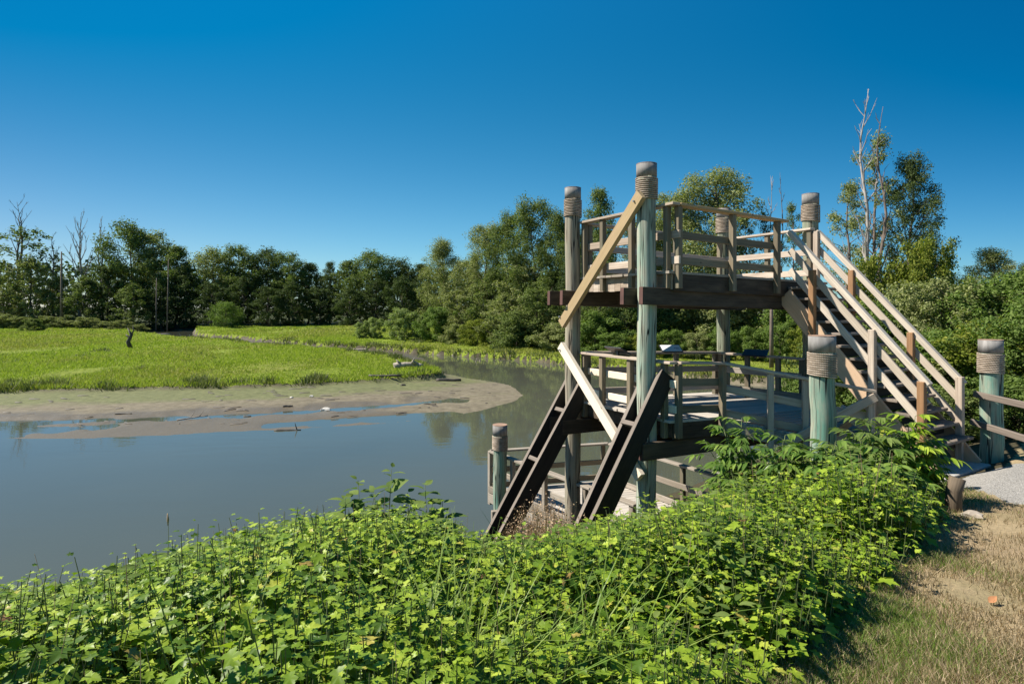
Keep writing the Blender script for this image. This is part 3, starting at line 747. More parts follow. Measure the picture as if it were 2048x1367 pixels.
panel(T(0.215, 0.90, -0.795), (0.42, 0.26), E1, R(28), M['slate'], 'dark panel seen edge on, on the river side lower railing')

# ------------------------------------------------------------------ dock at the water
cz = -3.15; dz = -4.02
DL0 = Vector((-0.48, 12.62, 0)); DL1 = Vector((2.0, 9.16, 0)); DR0 = Vector((2.26, 13.32, 0)); DR1 = Vector((4.15, 10.3, 0))
OD = (1.9, 11.3, WATER)
dock = tag(empty('river_dock', OD), 'low grey plank landing over the water below the tower, with railings', 'dock')
def at(p, z): return Vector((p.x, p.y, z))
m = MB(); nb = 26
for i in range(nb):
    t = (i + 0.5) / nb; l = DL0.lerp(DL1, t); r_ = DR0.lerp(DR1, t)
    m.beam(at(l, dz - 0.02), at(r_, dz - 0.02), (DL1 - DL0), 0.15, 0.038)
m.build('deck', M['dockwood'], dock, OD)
ll = (DL1 - DL0).normalized(); lo = ll.cross(EZ); 
if lo.x > 0: lo = -lo
MB().beam(at(DL0 + lo * .03, dz + 0.02), at(DL1 + lo * .03, dz + 0.02), EZ, 0.14, 0.05).build('kerb_board', M['grey'], dock, OD, BV)
MB().beam(at(DL0 + lo * .03, dz - 0.17), at(DL1 + lo * .03, dz - 0.17), EZ, 0.2, 0.05).build('rim_board', M['grey'], dock, OD, BV)
MB().beam(at(DR0 - lo * .03, dz - 0.1), at(DR1 - lo * .03, dz - 0.1), EZ, 0.24, 0.05).build('rim_board', M['grey'], dock, OD, BV)
fd_ = (DR0 - DL0).normalized()
MB().beam(at(DL0 + (DL1 - DL0) * 0.24 - fd_ * 0.55, dz - 0.26), at(DR0 + (DR1 - DR0) * 0.24, dz - 0.26), EZ, 0.26, 0.1).build('beam', M['grey'], dock, OD, BV)
MB().beam(at(DL0 + (DL1 - DL0) * 0.85, dz - 0.26), at(DR0 + (DR1 - DR0) * 0.85, dz - 0.26), EZ, 0.26, 0.1).build('beam', M['dark'], dock, OD, BV)
railing(at(DL0, cz), at(DL1, cz), [0.0, 0.2, 0.45, 0.72, 0.98], [0.46, 0.80], lo, parent=dock, origin=OD, pmat='grey', cmat='grey', rmat='grey', drop=1.15, capw=0.14)
railing(at(DL0, cz), at(DR0, cz), [0.33, 0.66, 0.95], [0.42, 0.76], -ll, parent=dock, origin=OD, pmat='post', cmat='grey', rmat='post', drop=1.1, capw=0.14)
railing(at(DR0, cz), at(DR1, cz), [0.05, 0.33, 0.62, 0.95], [0.42, 0.80], -lo, parent=dock, origin=OD, pmat='post', cmat='grey', rmat='grey', drop=1.15, capw=0.14)
q = DL0 + Vector((0.26, -0.62, 0))
g = Vector((-0.252, 11.95, 0))
gp = tag(empty('mooring_pile', (g.x, g.y, WATER)), 'bright teal rope wrapped pile standing in the water at the dock corner', 'pile')
pole('pile', g.x, g.y, -2.455, -6.0, 0.140, M['pole_teal'], gp, (g.x, g.y, WATER), caph=0.21, ropeh=0.29, turns=12, taper=1.0)
for (x, y) in ((2.2, 13.2), (4.0, 10.4)):
    MB().tube([(x, y, dz - 0.1), (x, y, -6)], [0.11, 0.11], 14).build('support_pile', M['pole_grey'], dock, OD)

# ------------------------------------------------------------------ rope wrapped post and rail fence by the path
ex, ey = 3.715, 6.83
ep = tag(empty('rope_wrapped_post', (ex, ey, gz(ex, ey))), 'teal post with grey cap and rope collar in the shrubs before the stair', 'post')
pole('pole', ex, ey, -0.34, gz(ex, ey) - 0.3, 0.136, M['pole_teal'], ep, (ex, ey, gz(ex, ey)), caph=0.185, ropeh=0.285, lean=(-0.012, 0))
fx, fy = 7.39, 8.8
fg = gz(fx, fy)
fr_ = tag(empty('rail_fence', (fx, fy, fg)), 'two rail wooden fence fixed to a teal rope wrapped post beside the path', 'fence')
pole('pole', fx, fy, -0.50, fg - 0.3, 0.142, M['pole_teal'], fr_, (fx, fy, fg), caph=0.19, ropeh=0.31, lean=(-0.012, 0))
fdir = Vector((-0.12, -1, 0)).normalized()
for z0, z1, back in ((-1.345, -1.36, 0.10), (-1.79, -1.85, 0.16)):
    s = Vector((fx - 0.168, fy + back, z0)); e = s + fdir * 3.4; e.z = z1
    MB().beam(s, e, EZ, 0.095, 0.05).build('rail', M['fence'], fr_, (fx, fy, fg), 0.008)
e = Vector((fx - 0.1, fy, 0)) + fdir * 3.2
MB().tube([(e.x, e.y, -0.9), (e.x, e.y, gz(e.x, e.y) - 0.3)], [0.12, 0.13], 20).build('fence_post', M['pole_teal'], fr_, (fx, fy, fg))
# concrete landing at the stair foot
sl = [T(2.85, -2.35, 0), T(2.85, -2.72, 0), T(4.25, -2.72, 0), T(4.25, -2.35, 0)]
zs = max(gz(p.x, p.y) for p in sl) + 0.03
o = MB().poly([(p.x, p.y, zs) for p in sl], 0.25).build('concrete_landing', M['concrete'], None, (sl[0].x, sl[0].y, zs), 0.008)
tag(o, kind='structure')
# short timber bollard and the log end behind it
bp = ond(1908, 1040, 5.55); bg_ = gz(bp.x, bp.y)
bo = MB().tube([(bp.x - 0.01, bp.y, bg_ - 0.2), (bp.x, bp.y, bg_ + 0.2), (bp.x + 0.035, bp.y, -1.655)], [0.072, 0.066, 0.068], 18).build('bollard', M['stump'], None, (bp.x, bp.y, bg_))
tag(bo, 'short leaning grey timber bollard between the shrubs and the gravel path', 'bollard')

# ------------------------------------------------------------------ foliage helpers
G = np.random.default_rng(11)
def unit(v): return v / (np.linalg.norm(v, axis=-1, keepdims=True) + 1e-9)
def cards(Pc, Nn, size, asp=1.7, seed=0):
    """leaf cards: kite shaped quads, slightly folded. Pc centres, Nn normals, size length"""
    n = len(Pc); rg = np.random.default_rng(seed)
    r = unit(rg.normal(size=(n, 3))); u = unit(np.cross(Nn, r)); v = np.cross(Nn, u)
    s = (size * rg.uniform(0.65, 1.3, n))[:, None]
    b = Pc - u * s * 0.5; t = Pc + u * s * 0.5
    l = Pc - v * s * 0.5 / asp - u * s * 0.08 + Nn * s * 0.10; r_ = Pc + v * s * 0.5 / asp - u * s * 0.08 + Nn * s * 0.10
    V = np.stack([b, l, t, r_], 1).reshape(-1, 3)
    return V, np.arange(4 * n).reshape(n, 4)

def make_tree(seed, H, hb, W, nl, leaf, ncards, prof='oval', up=0.5, clump=0.17, droop=0.0, trunk_r=0.22, dead_top=0.0, lean=0.0):
    """returns trunk MB and crown arrays for a tree of height H, crown from hb, width W"""
    rg = np.random.default_rng(seed); rr_ = random.Random(seed)
    tb = MB(); 
    ns = 9; pts = []; rad = []
    for i in range(ns + 1):
        t = i / ns
        pts.append(Vector((lean * t * t * H + 0.012 * H * math.sin(i * 1.1 + seed), 0.012 * H * math.cos(i * 1.4 + seed * 2), H * 0.97 * t)))
        rad.append(trunk_r * (1 - t) ** 0.8 + 0.015 * H / 10)
    tb.tube(pts, rad, 8)
    def tp(t):
        f = t * ns; i = min(int(f), ns - 1); return pts[i].lerp(pts[i + 1], f - i)
    cl = []
    for k in range(nl):
        t = (k + rr_.random()) / nl
        hz = hb + (H * (1 - dead_top) - hb) * t
        if prof == 'oval': w_ = math.sin(PI * min(1, (0.16 + 0.80 * t))) ** 0.6
        elif prof == 'cone': w_ = (1 - t) ** 0.75 * 0.95 + 0.06
        elif prof == 'column': w_ = min(1, 2.6 * (1 - t) + 0.12) * (0.65 + 0.35 * min(1, t * 4))
        elif prof == 'dome': w_ = math.sqrt(max(0.02, 1 - t * t))
        else: w_ = 1 - 0.4 * t
        L = W / 2 * w_ * rr_.uniform(0.62, 1.12)
        az = k * 2.399963 + rr_.uniform(-0.5, 0.5)
        s = tp(min(0.98, max(0.02, (hz - L * up * 0.6) / (H * 0.97))))
        tip = Vector((s.x + math.cos(az) * L, s.y + math.sin(az) * L, hz + L * up * 0.35 - droop * L))
        midp = s.lerp(tip, 0.5) + Vector((0, 0, L * 0.10))
        tb.tube([s, midp, tip], [max(0.02, trunk_r * 0.34 * (1 - 0.6 * t)), trunk_r * 0.18, 0.012], 5, cap=False)
        for f, q in ((0.5, 0.75), (0.78, 1.0), (1.0, 0.85)):
            c = s.lerp(tip, f) if f < 1 else tip
            cl.append((c.x + rr_.gauss(0, 0.05) * W, c.y + rr_.gauss(0, 0.05) * W, c.z + rr_.gauss(0, 0.03) * W, clump * W * q * rr_.uniform(0.7, 1.3)))
    top = tp(1 - dead_top * 0.9) ; cl.append((top.x, top.y, min(H * (1 - dead_top), top.z), clump * W * 0.7))
    cl = np.array(cl); wgt = cl[:, 3] ** 2; wgt /= wgt.sum()
    idx = rg.choice(len(cl), ncards, p=wgt)
    dv = unit(rg.normal(size=(ncards, 3))); rad_ = rg.random(ncards) ** 0.45
    lump = 1 + 0.35 * np.sin(dv[:, 0] * 5 + idx) * np.cos(dv[:, 1] * 4 + idx * 2)
    Pc = cl[idx, :3] + dv * (cl[idx, 3] * rad_ * lump)[:, None] * np.array([1, 1, 0.8])
    Nn = unit(dv * 0.6 + np.array([0, 0, 0.55]) + rg.normal(size=(ncards, 3)) * 0.55)
    V, Fq = cards(Pc, Nn, leaf, 1.7, seed + 5)
    return tb, V, Fq

def mesh_only(name, V, Fq, mat):
    o = npmesh(name, V, Fq, mat); me = o.data; bpy.data.objects.remove(o); return me
def tube_mesh(name, mb, mat):
    o = mb.build(name, mat); me = o.data; bpy.data.objects.remove(o); return me

PROTO = {}
def proto(key, trunk_mat, leaf_mats, **kw):
    H = kw['H']
    tb, V, Fq = make_tree(**kw)
    tm = tube_mesh('trunk', tb, M[trunk_mat])
    PROTO[key] = (H, kw['W'], tm, {lm: mesh_only('crown', V, Fq, M[lm]) for lm in leaf_mats})
L4 = ('leaf_dark', 'leaf_wood', 'leaf_olive', 'leaf_light', 'leaf_yellow', 'leaf_pale')
proto('tall_a', 'bark', L4[:3], seed=1, H=20, hb=3.5, W=9.5, nl=34, leaf=0.4, ncards=13000, up=0.75, clump=0.166)
proto('tall_b', 'bark', L4[:3], seed=2, H=20, hb=2.5, W=8.0, nl=36, leaf=0.38, ncards=12000, prof='column', up=0.8, clump=0.166)
proto('tall_c', 'bark', L4[:3], seed=3, H=20, hb=5.0, W=11.0, nl=32, leaf=0.4, ncards=14000, up=0.6, clump=0.166)
proto('under_a', 'bark', L4[:4], seed=4, H=9, hb=0.6, W=8.5, nl=30, leaf=0.3, ncards=11000, prof='dome', up=0.5, clump=0.179)
proto('under_b', 'bark', L4, seed=5, H=9, hb=0.4, W=7.5, nl=26, leaf=0.29, ncards=10000, prof='oval', up=0.7, clump=0.192)
proto('wall_a', 'bark', L4, seed=31, H=14, hb=0.6, W=8.0, nl=44, leaf=0.34, ncards=11000, prof='column', up=0.9, clump=0.115)
proto('wall_b', 'bark', L4, seed=33, H=14, hb=0.4, W=9.0, nl=40, leaf=0.34, ncards=11000, prof='oval', up=1.0, clump=0.105)
proto('mid_a', 'bark', L4[:4], seed=6, H=18, hb=3.0, W=9.0, nl=48, leaf=0.21, ncards=36000, up=0.8, clump=0.141)
proto('mid_b', 'bark', L4[:4], seed=7, H=18, hb=2.0, W=8.0, nl=46, leaf=0.2, ncards=33000, prof='column', up=0.85, clump=0.154)
proto('poplar', 'bark', L4[:4], seed=8, H=16, hb=1.5, W=7.0, nl=54, leaf=0.19, ncards=22000, prof='cone', up=1.5, clump=0.128)
proto('cottonwood', 'bark', L4, seed=9, H=16, hb=2.2, W=6.6, nl=60, leaf=0.16, ncards=34000, prof='column', up=0.9, clump=0.128)
proto('sparse', 'bark', L4[:3], seed=10, H=20, hb=5.0, W=8.0, nl=26, leaf=0.40, ncards=2300, prof='oval', up=0.5, clump=0.12, dead_top=0.14)
proto('airy', 'bark_dark', L4[:3], seed=12, H=14, hb=3.0, W=4.6, nl=24, leaf=0.16, ncards=6500, prof='column', up=0.5, clump=0.12, trunk_r=0.16, lean=-0.05)
proto('bush_a', 'bark', L4, seed=13, H=5, hb=0.2, W=6.2, nl=30, leaf=0.19, ncards=19000, prof='dome', up=0.6, clump=0.115, trunk_r=0.08)
proto('bush_b', 'bark', L4, seed=14, H=5, hb=0.2, W=5.0, nl=24, leaf=0.18, ncards=16000, prof='oval', up=0.9, clump=0.12, trunk_r=0.08)
proto('near_a', 'bark', L4, seed=15, H=4, hb=0.15, W=4.6, nl=60, leaf=0.125, ncards=26000, prof='dome', up=0.7, clump=0.10, trunk_r=0.06)
proto('near_b', 'bark', L4, seed=16, H=5, hb=0.15, W=4.0, nl=60, leaf=0.12, ncards=21000, prof='oval', up=1.2, clump=0.095, trunk_r=0.06)

trng = random.Random(5)
def tree(kind, name, x, top, width, Y, leafm, label, cat='tree', group=None, dy=0.0):
    """x, top, width: where the photograph shows the crown, in its pixels; Y: metres away"""
    H, W, tm, crowns = PROTO[kind]
    X = (x - CX) / F * Y; g = gz(X, Y); h = (HY - top) / F * Y - g
    wd = width / F * Y
    root = empty(name, (X, Y, g - 0.15), trng.uniform(0, 6.28))
    sxy = wd / W / 0.88; sz = h / H / 1.02
    root.scale = (sxy, sxy, sz)
    tag(root, label, cat, group)
    a = bpy.data.objects.new('trunk', tm); C.objects.link(a); a.parent = root
    b = bpy.data.objects.new('crown', crowns[leafm]); C.objects.link(b); b.parent = root
    return root

D_, W_, O_, LT, YL, PL = L4
# far wood beyond the marsh
tree('sparse', 'half_dead_tree', 40, 418, 105, 116, W_, 'half dead tree with bare top at the left end of the far wood')
tree('sparse', 'broadleaf_tree', 205, 452, 62, 118, D_, 'thin tree with dead twigs above, just left of the tall dark trees')
tree('tall_c', 'broadleaf_tree', 262, 448, 92, 118, W_, 'tallest round topped tree of the far left wood')
tree('tall_a', 'broadleaf_tree', 306, 466, 82, 120, O_, 'second tall tree of the far left wood, joined to the tallest one')
tree('tall_b', 'broadleaf_tree', 352, 490, 72, 118, W_, 'tree with a small bushy head beside the pale snag')
tree('tall_c', 'broadleaf_tree', 428, 500, 92, 121, O_, 'broad dark tree just right of the gap in the far wood')
tree('tall_a', 'broadleaf_tree', 478, 494, 82, 120, W_, 'rounded tree in the middle of the far wood, slightly above its neighbours')
tree('tall_c', 'broadleaf_tree', 535, 499, 84, 122, D_, 'rounded tree in the middle of the far wood with a notch to its left')
tree('tall_a', 'broadleaf_tree', 578, 508, 70, 120, W_, 'dark tree on the falling right shoulder of the far wood')
tree('tall_b', 'broadleaf_tree', 618, 524, 60, 123, D_, 'low dark tree beside the pointed tree of the far wood')
tree('poplar', 'pointed_tree', 660, 522, 46, 121, D_, 'pointed narrow tree in the far wood below a small cloud')
tree('tall_b', 'broadleaf_tree', 697, 519, 60, 121, W_, 'dark tree just right of the pointed tree')
tree('tall_c', 'broadleaf_tree', 742, 504, 84, 120, W_, 'taller rounded tree near the right end of the far wood')
tree('tall_a', 'broadleaf_tree', 796, 519, 76, 124, D_, 'last low tree of the far wood before the near trees')
tree('tall_b', 'broadleaf_tree', 842, 526, 66, 122, D_, 'dark tree half hidden behind the narrow tree on the right bank')
und = [(8, 588, 100, O_), (62, 556, 95, O_), (118, 592, 90, O_), (170, 585, 95, W_), (215, 560, 80, D_), (268, 590, 90, W_), (322, 590, 80, D_), (372, 580, 90, D_),
       (422, 606, 80, D_), (486, 590, 75, D_), (535, 604, 80, D_), (585, 588, 75, D_), (640, 596, 80, D_), (700, 590, 75, D_), (752, 604, 80, D_), (805, 592, 80, D_), (850, 600, 80, D_), (-50, 560, 120, W_)]  # mostly the darker leaf: shade at the wood's foot put into the colour
for i, (x, t, w_, m_) in enumerate(und):
    tree('wall_a' if i % 2 else 'wall_b', 'understorey_tree', x, t - 12 - (i * 29 % 34), w_ * 0.78, 112 + (i * 37 % 5), m_, 'low leafy tree in the dark understorey along the foot of the far wood', 'tree', 'understorey trees of the far wood')
tree('under_b', 'young_tree', 452, 603, 48, 105, LT, 'paler grey green young tree at the foot of the far wood')
tree('bush_a', 'bush', 68, 637, 40, 92, W_, 'small dark bush standing alone in the left marsh grass', 'bush')
for x, t, w_ in ((5, 628, 44), (40, 634, 40), (98, 632, 46), (135, 640, 36), (172, 634, 44), (210, 642, 36), (242, 640, 42), (275, 648, 34)):
    tree('bush_b', 'bush', x, t, w_, 103, O_, 'low olive bush where the left marsh meets the far wood', 'bush', 'bushes at the marsh edge')
# filler mass behind the front rank of the far wood
nf = 16000
fx_ = G.uniform(-150, 40, nf); fy_ = G.uniform(124, 140, nf)
topz = 7.5 + 4 * fbm(fx_ * 0.08, fy_ * 0.05, 3, 31) + 2.0 * np.clip((-20 - fx_) / 60, 0, 1) + 2 * fbm(fx_ * 0.4, fy_ * 0.3, 2, 33)
fz_ = -3.2 + (topz + 3.2) * G.random(nf) ** 0.8
Vf, Ff = cards(np.stack([fx_, fy_, fz_], 1), unit(G.normal(size=(nf, 3)) + [0, -0.6, 0.5]), 1.0, 1.5, 3)
ob = npmesh('far_wood', Vf, Ff, M['leaf_dark']); tag(ob, 'dark depth of the wood behind the front rank of far trees', 'wood', kind='stuff')

# right bank of the river
tree('mid_b', 'broadleaf_tree', 886, 480, 88, 78, O_, 'narrow olive tree at the left end of the right bank, before the far wood')
tree('mid_a', 'broadleaf_tree', 935, 520, 80, 77, O_, 'shorter tree between the narrow tree and the tall right bank trees')
tree('mid_a', 'broadleaf_tree', 972, 450, 100, 72, O_, 'tall tree on the rising left side of the right bank group')
tree('mid_b', 'broadleaf_tree', 1016, 428, 90, 69, W_, 'tall tree left of the highest tree of the right bank')
tree('mid_a', 'broadleaf_tree', 1066, 400, 112, 66, W_, 'highest leafy tree of the right bank, left of the lookout tower')
tree('mid_b', 'broadleaf_tree', 1118, 425, 90, 64, W_, 'tree of the right bank partly behind the left pole of the tower')
tree('mid_a', 'broadleaf_tree', 1165, 462, 100, 60, D_, 'dark tree seen between the two river side poles')
for i, (x, t, w_, Y, k, m_) in enumerate([(925, 578, 85, 73, 'wall_b', O_), (985, 545, 90, 69, 'wall_a', W_), (1045, 530, 95, 65, 'wall_b', O_), (1105, 540, 90, 62, 'wall_a', W_),
                                       (1010, 588, 85, 60, 'wall_a', O_), (1075, 575, 90, 57, 'wall_b', W_), (1150, 570, 95, 56, 'wall_a', O_), (1225, 550, 95, 55, 'wall_b', O_)]):
    tree(k, 'understorey_tree', x, t, w_, Y, m_, 'bushy mid height tree on the slope below the tall right bank trees', 'tree', 'bushy trees of the right bank')
tree('bush_b', 'willow_bush', 722, 645, 32, 73, PL, 'small pale willow bush, left of a pair on the far marsh strip', 'bush')
tree('bush_b', 'willow_bush', 748, 636, 38, 73, PL, 'small pale willow bush, right of a pair on the far marsh strip', 'bush')
tree('bush_b', 'willow_bush', 806, 619, 58, 71, PL, 'larger pale feathery willow on the far marsh strip', 'bush')
tree('bush_b', 'willow_bush', 842, 630, 38, 71, PL, 'greyish willow bush between the feathery willow and the green round bush', 'bush')
tree('bush_a', 'bush', 872, 616, 76, 68, LT, 'round green bush at the left foot of the right bank trees', 'bush')
tree('bush_a', 'bush', 955, 640, 70, 62, YL, 'yellowish bush at the waterside foot of the right bank trees', 'bush')
tree('bush_a', 'bush', 912, 648, 60, 65, O_, 'small olive bush between the round green bush and the yellowish bush', 'bush')
tree('bush_a', 'bush', 1035, 625, 110, 57, W_, 'large dark bush above the far bank, left of the tower', 'bush')
tree('bush_a', 'bush', 1120, 645, 100, 54, O_, 'bush above the far bank just behind the left pole of the tower', 'bush')
# behind the tower
tree('poplar', 'young_poplar', 1203, 374, 100, 52, W_, 'pointed young poplar showing between the two river side poles')
tree('mid_a', 'broadleaf_tree', 1285, 430, 110, 54, O_, 'tree behind the tallest pole of the tower')
tree('mid_a', 'broadleaf_tree', 1352, 385, 140, 54, O_, 'olive tree rising behind the front railing of the tower')
tree('mid_a', 'broadleaf_tree', 1432, 342, 165, 52, O_, 'large rounded tree rising highest behind the upper deck')
tree('airy', 'broadleaf_tree', 1495, 415, 60, 50, D_, 'slim dark tree at the right side of the large rounded tree')
tree('airy', 'broadleaf_tree', 1540, 420, 60, 50, D_, 'slim dark tree with bare stems beside it, left of the right rear pole')
tree('airy', 'broadleaf_tree', 1592, 398, 52, 48, W_, 'slim tree directly behind the right rear pole')
for i, (x, t, w_, Y, k, m_) in enumerate([(1190, 625, 110, 51, 'bush_a', LT), (1255, 615, 120, 52, 'bush_b', LT), (1320, 600, 130, 53, 'bush_a', W_), (1390, 590, 130, 53, 'bush_b', O_), (1455, 600, 120, 52, 'bush_a', LT),
                                       (1520, 590, 130, 50, 'bush_b', O_), (1590, 585, 130, 46, 'bush_a', LT), (1660, 600, 120, 42, 'bush_b', LT), (1225, 665, 62, 48, 'bush_b', LT), (1285, 668, 58, 47, 'bush_b', YL), (1340, 660, 60, 47, 'bush_b', LT), (1395, 664, 58, 46, 'bush_b', O_), (1448, 658, 62, 45, 'bush_b', LT), (1500, 655, 60, 44, 'bush_b', LT), (1560, 650, 66, 42, 'bush_b', LT), (1615, 650, 66, 40, 'bush_b', YL)]):
    tree(k, 'bank_shrub', x, t, w_, Y, m_, 'leafy green shrub on the far bank behind the tower legs', 'shrub', 'shrubs on the bank behind the tower')
# right hand group
tree('airy', 'broadleaf_tree', 1690, 352, 92, 42, O_, 'thin leaning tree left of the bare white trunk')
tree('airy', 'broadleaf_tree', 1742, 262, 100, 44, O_, 'sparse leafy tree entwined with the tall dead trunks')
tree('cottonwood', 'cottonwood', 1822, 308, 112, 43, D_, 'dark full cottonwood right of the dead trunks')
tree('near_b', 'yellow_green_tree', 1862, 490, 118, 25, YL, 'yellow green young tree right of the stair')
tree('near_b', 'yellow_green_tree', 1765, 525, 120, 26, YL, 'yellow green bushy tree behind the upper stair')
tree('cottonwood', 'broadleaf_tree', 1985, 494, 118, 42, O_, 'separate round headed tree at the right against the sky')
tree('cottonwood', 'broadleaf_tree', 2055, 520, 70, 40, D_, 'dark tree cut by the right edge of the picture')
nb_ = [(1690, 640, 170, 19, 'near_a', W_), (1760, 610, 190, 20, 'near_a', LT), (1835, 575, 190, 20, 'near_a', O_), (1905, 565, 170, 18, 'near_b', O_), (1965, 560, 190, 18, 'near_a', LT), (2035, 548, 200, 17, 'near_b', LT),
       (1690, 705, 170, 14.5, 'near_a', LT), (1790, 690, 200, 14.5, 'near_a', O_), (1890, 660, 220, 14, 'near_a', LT), (1990, 640, 230, 13.5, 'near_b', YL), (2080, 600, 220, 12.5, 'near_a', LT),
       (1930, 770, 190, 11.8, 'near_a', W_), (2040, 745, 190, 11.2, 'near_a', LT), (1600, 745, 120, 17, 'near_a', LT),
       (2150, 560, 240, 17, 'near_b', LT), (2260, 540, 260, 18, 'near_a', W_), (2380, 545, 260, 17, 'near_b', O_), (2230, 640, 240, 13, 'near_a', LT), (2400, 640, 280, 13, 'near_b', LT), (2560, 580, 320, 15, 'near_a', W_)]
for (x, t, w_, Y, k, m_) in nb_:
    tree(k, 'thicket_shrub', x, t, w_, Y, m_, 'dense leafy shrub in the thicket behind the stair and the fence post', 'shrub', 'shrubs of the right hand thicket')

# bare trees and snags
def bare(name, x, top, Y, base_r, mat, label, spread, nb, seed, fan=0.5, lean=0.0, start=0.3, leaf=None):
    rr_ = random.Random(seed); X = (x - CX) / F * Y; g = gz(X, Y); h = (HY - top) / F * Y - g
    m = MB(); pts = []; n = 12
    for i in range(n + 1):
        t = i / n; pts.append(Vector((lean * h * t + 0.012 * h * math.sin(i * .9 + seed), 0.01 * h * math.cos(i * 1.3), h * t)))
    m.tube(pts, [base_r * (1 - 0.93 * i / n) for i in range(n + 1)], 8)
    for k in range(nb):
        t = start + (0.97 - start) * (k + rr_.random()) / nb; f = t * n; i = min(int(f), n - 1); s = pts[i].lerp(pts[i + 1], f - i)
        L = spread * (1.15 - t * 0.75) * rr_.uniform(0.5, 1.1); az = k * 2.4 + rr_.random()
        d = Vector((math.cos(az), math.sin(az) * 0.8, fan * rr_.uniform(0.6, 1.4))).normalized()
        p1 = s + d * L * 0.5; p2 = p1 + (d + Vector((rr_.uniform(-.3, .3), rr_.uniform(-.3, .3), 0.35))).normalized() * L * 0.5
        r0 = base_r * (1 - t) * 0.42 + 0.012 + 0.0003 * Y
        m.tube([s, p1, p2], [r0, r0 * 0.6, 0.006 + 0.00015 * Y], 5, cap=False)
        for j in range(3):
            q = s.lerp(p1, rr_.uniform(0.4, 1)) if j == 0 else p1.lerp(p2, rr_.random())
            e = q + (d + Vector((rr_.uniform(-.7, .7), rr_.uniform(-.7, .7), rr_.uniform(0, .7)))).normalized() * L * 0.3
            m.tube([q, e], [r0 * 0.45, 0.005 + 0.00012 * Y], 4, cap=False)
    root = tag(empty(name, (X, Y, g)), label, 'dead tree')
    m.build('trunk', M[mat], root, (0, 0, 0))
    return root
bare('dead_tree', 1733, 180, 39.5, 0.22, 'bark_dead', 'tall pale dead tree with bare upright branches, the highest tree on the right', 3.4, 22, 3, 1.9, -0.01, 0.25)
bare('dead_tree', 1763, 215, 39, 0.18, 'bark_dark', 'tall dark bare trunk beside the pale dead tree', 2.4, 15, 8, 1.8, 0.0, 0.35)
bare('dead_tree', 1540, 352, 50, 0.13, 'bark_dead', 'slim grey bare tree behind the upper deck, left of two', 2.2, 9, 5, 1.8, 0.0, 0.5)
bare('dead_tree', 1562, 345, 50, 0.12, 'bark_dark', 'slim dark bare tree behind the upper deck, right of two', 2.0, 8, 6, 2.2, 0.0, 0.5)
bare('dead_tree', 106, 473, 117, 0.30, 'bark_dark', 'small bare tree between the half dead tree and the branchless snag', 5.0, 12, 7, 2.2, 0.0, 0.35)
bare('dead_tree', 161, 435, 117, 0.36, 'bark_dead', 'grey dead tree with a fan of bare branches in the far left wood', 8.5, 20, 9, 2.0, 0.0, 0.3)
bare('dead_tree', 200, 436, 119, 0.25, 'bark_dead', 'bare grey tree top rising just left of the tall dark trees', 5.0, 12, 10, 2.2, 0.0, 0.55)
bare('dead_tree', 38, 404, 118, 0.35, 'bark_dark', 'bare dark crown rising above the half dead tree at the far left', 6.5, 14, 12, 1.6, 0.0, 0.55)
def snag(x, top, Y, r, mat, label, lean=0.0):
    X = (x - CX) / F * Y; g = gz(X, Y); h = (HY - top) / F * Y - g
    m = MB().tube([(0, 0, 0), (lean * h * .5, 0, h * .5), (lean * h, 0, h)], [r, r * .8, r * .45], 8)
    root = tag(empty('snag', (X, Y, g)), label, 'dead tree'); m.build('trunk', M[mat], root, (0, 0, 0))
snag(123, 503, 110, 0.24, 'bark_dark', 'branchless black snag in the far left wood')
snag(334, 518, 109, 0.13, 'bark_dark', 'pale thin snag in front of the dark far wood', 0.02)
snag(312, 556, 110, 0.14, 'bark_dark', 'short dark snag left of the pale snag in the far wood', 0.01)
snag(1543, 560, 39, 0.16, 'bark_dark', 'bare lower trunk seen below the upper deck near the stair')

# ------------------------------------------------------------------ marsh grass
def tri_blades(X, Y, Z, h, wd, lean, rg):
    n = len(X); az = rg.uniform(0, 6.283, n)
    c, s = np.cos(az), np.sin(az)
    b0 = np.stack([X - c * wd, Y - s * wd * 0.5, Z - 0.03], 1); b1 = np.stack([X + c * wd, Y + s * wd * 0.5, Z - 0.03], 1)
    la = rg.uniform(0, 6.283, n); l = lean * h * rg.uniform(0.1, 1, n)
    t = np.stack([X + np.cos(la) * l, Y + np.sin(la) * l, Z + h], 1)
    V = np.stack([b0, b1, t], 1).reshape(-1, 3)
    return V, np.arange(3 * n).reshape(n, 3)
rg = np.random.default_rng(21)
n = 900000
Yb = np.exp(rg.uniform(math.log(26), math.log(115), n)); Xb = (rg.uniform(-150, 1750, n) - CX) / F * Yb
sgb = np.maximum(sdf(P_ig, Xb, Yb), sdf(P_sg, Xb, Yb)); k = sgb > -0.5
Xb, Yb = Xb[k], Yb[k]; zb_, _, sgb, _, _, _ = height(Xb, Yb); k = sgb > 0.15
Xb, Yb, zb_, sgb = Xb[k], Yb[k], zb_[k], sgb[k]
dens = fbm(Xb * 0.22, Yb * 0.11, 4, 41); k = rg.random(len(Xb)) < 0.62 + 1.2 * dens
Xb, Yb, zb_, dens = Xb[k], Yb[k], zb_[k], dens[k]
hb_ = (0.06 + 0.14 * rg.random(len(Xb)) ** 2) * (1 + 2.4 * dens) * np.interp(Yb, [26, 60, 110], [0.9, 1.1, 1.5])
tanm = (fbm(Xb * 0.10, Yb * 0.055, 4, 97) + 0.10 * rg.normal(size=len(Xb))) > 0.09
V, Fq = tri_blades(Xb[tanm], Yb[tanm], zb_[tanm], hb_[tanm] * 1.15, 0.013 + 0.0007 * Yb[tanm], 1.4, rg)
tag(npmesh('pale_marsh_grass', V, Fq, M['marsh_tan']), 'paler yellowish patches of marsh grass', 'grass', kind='stuff')
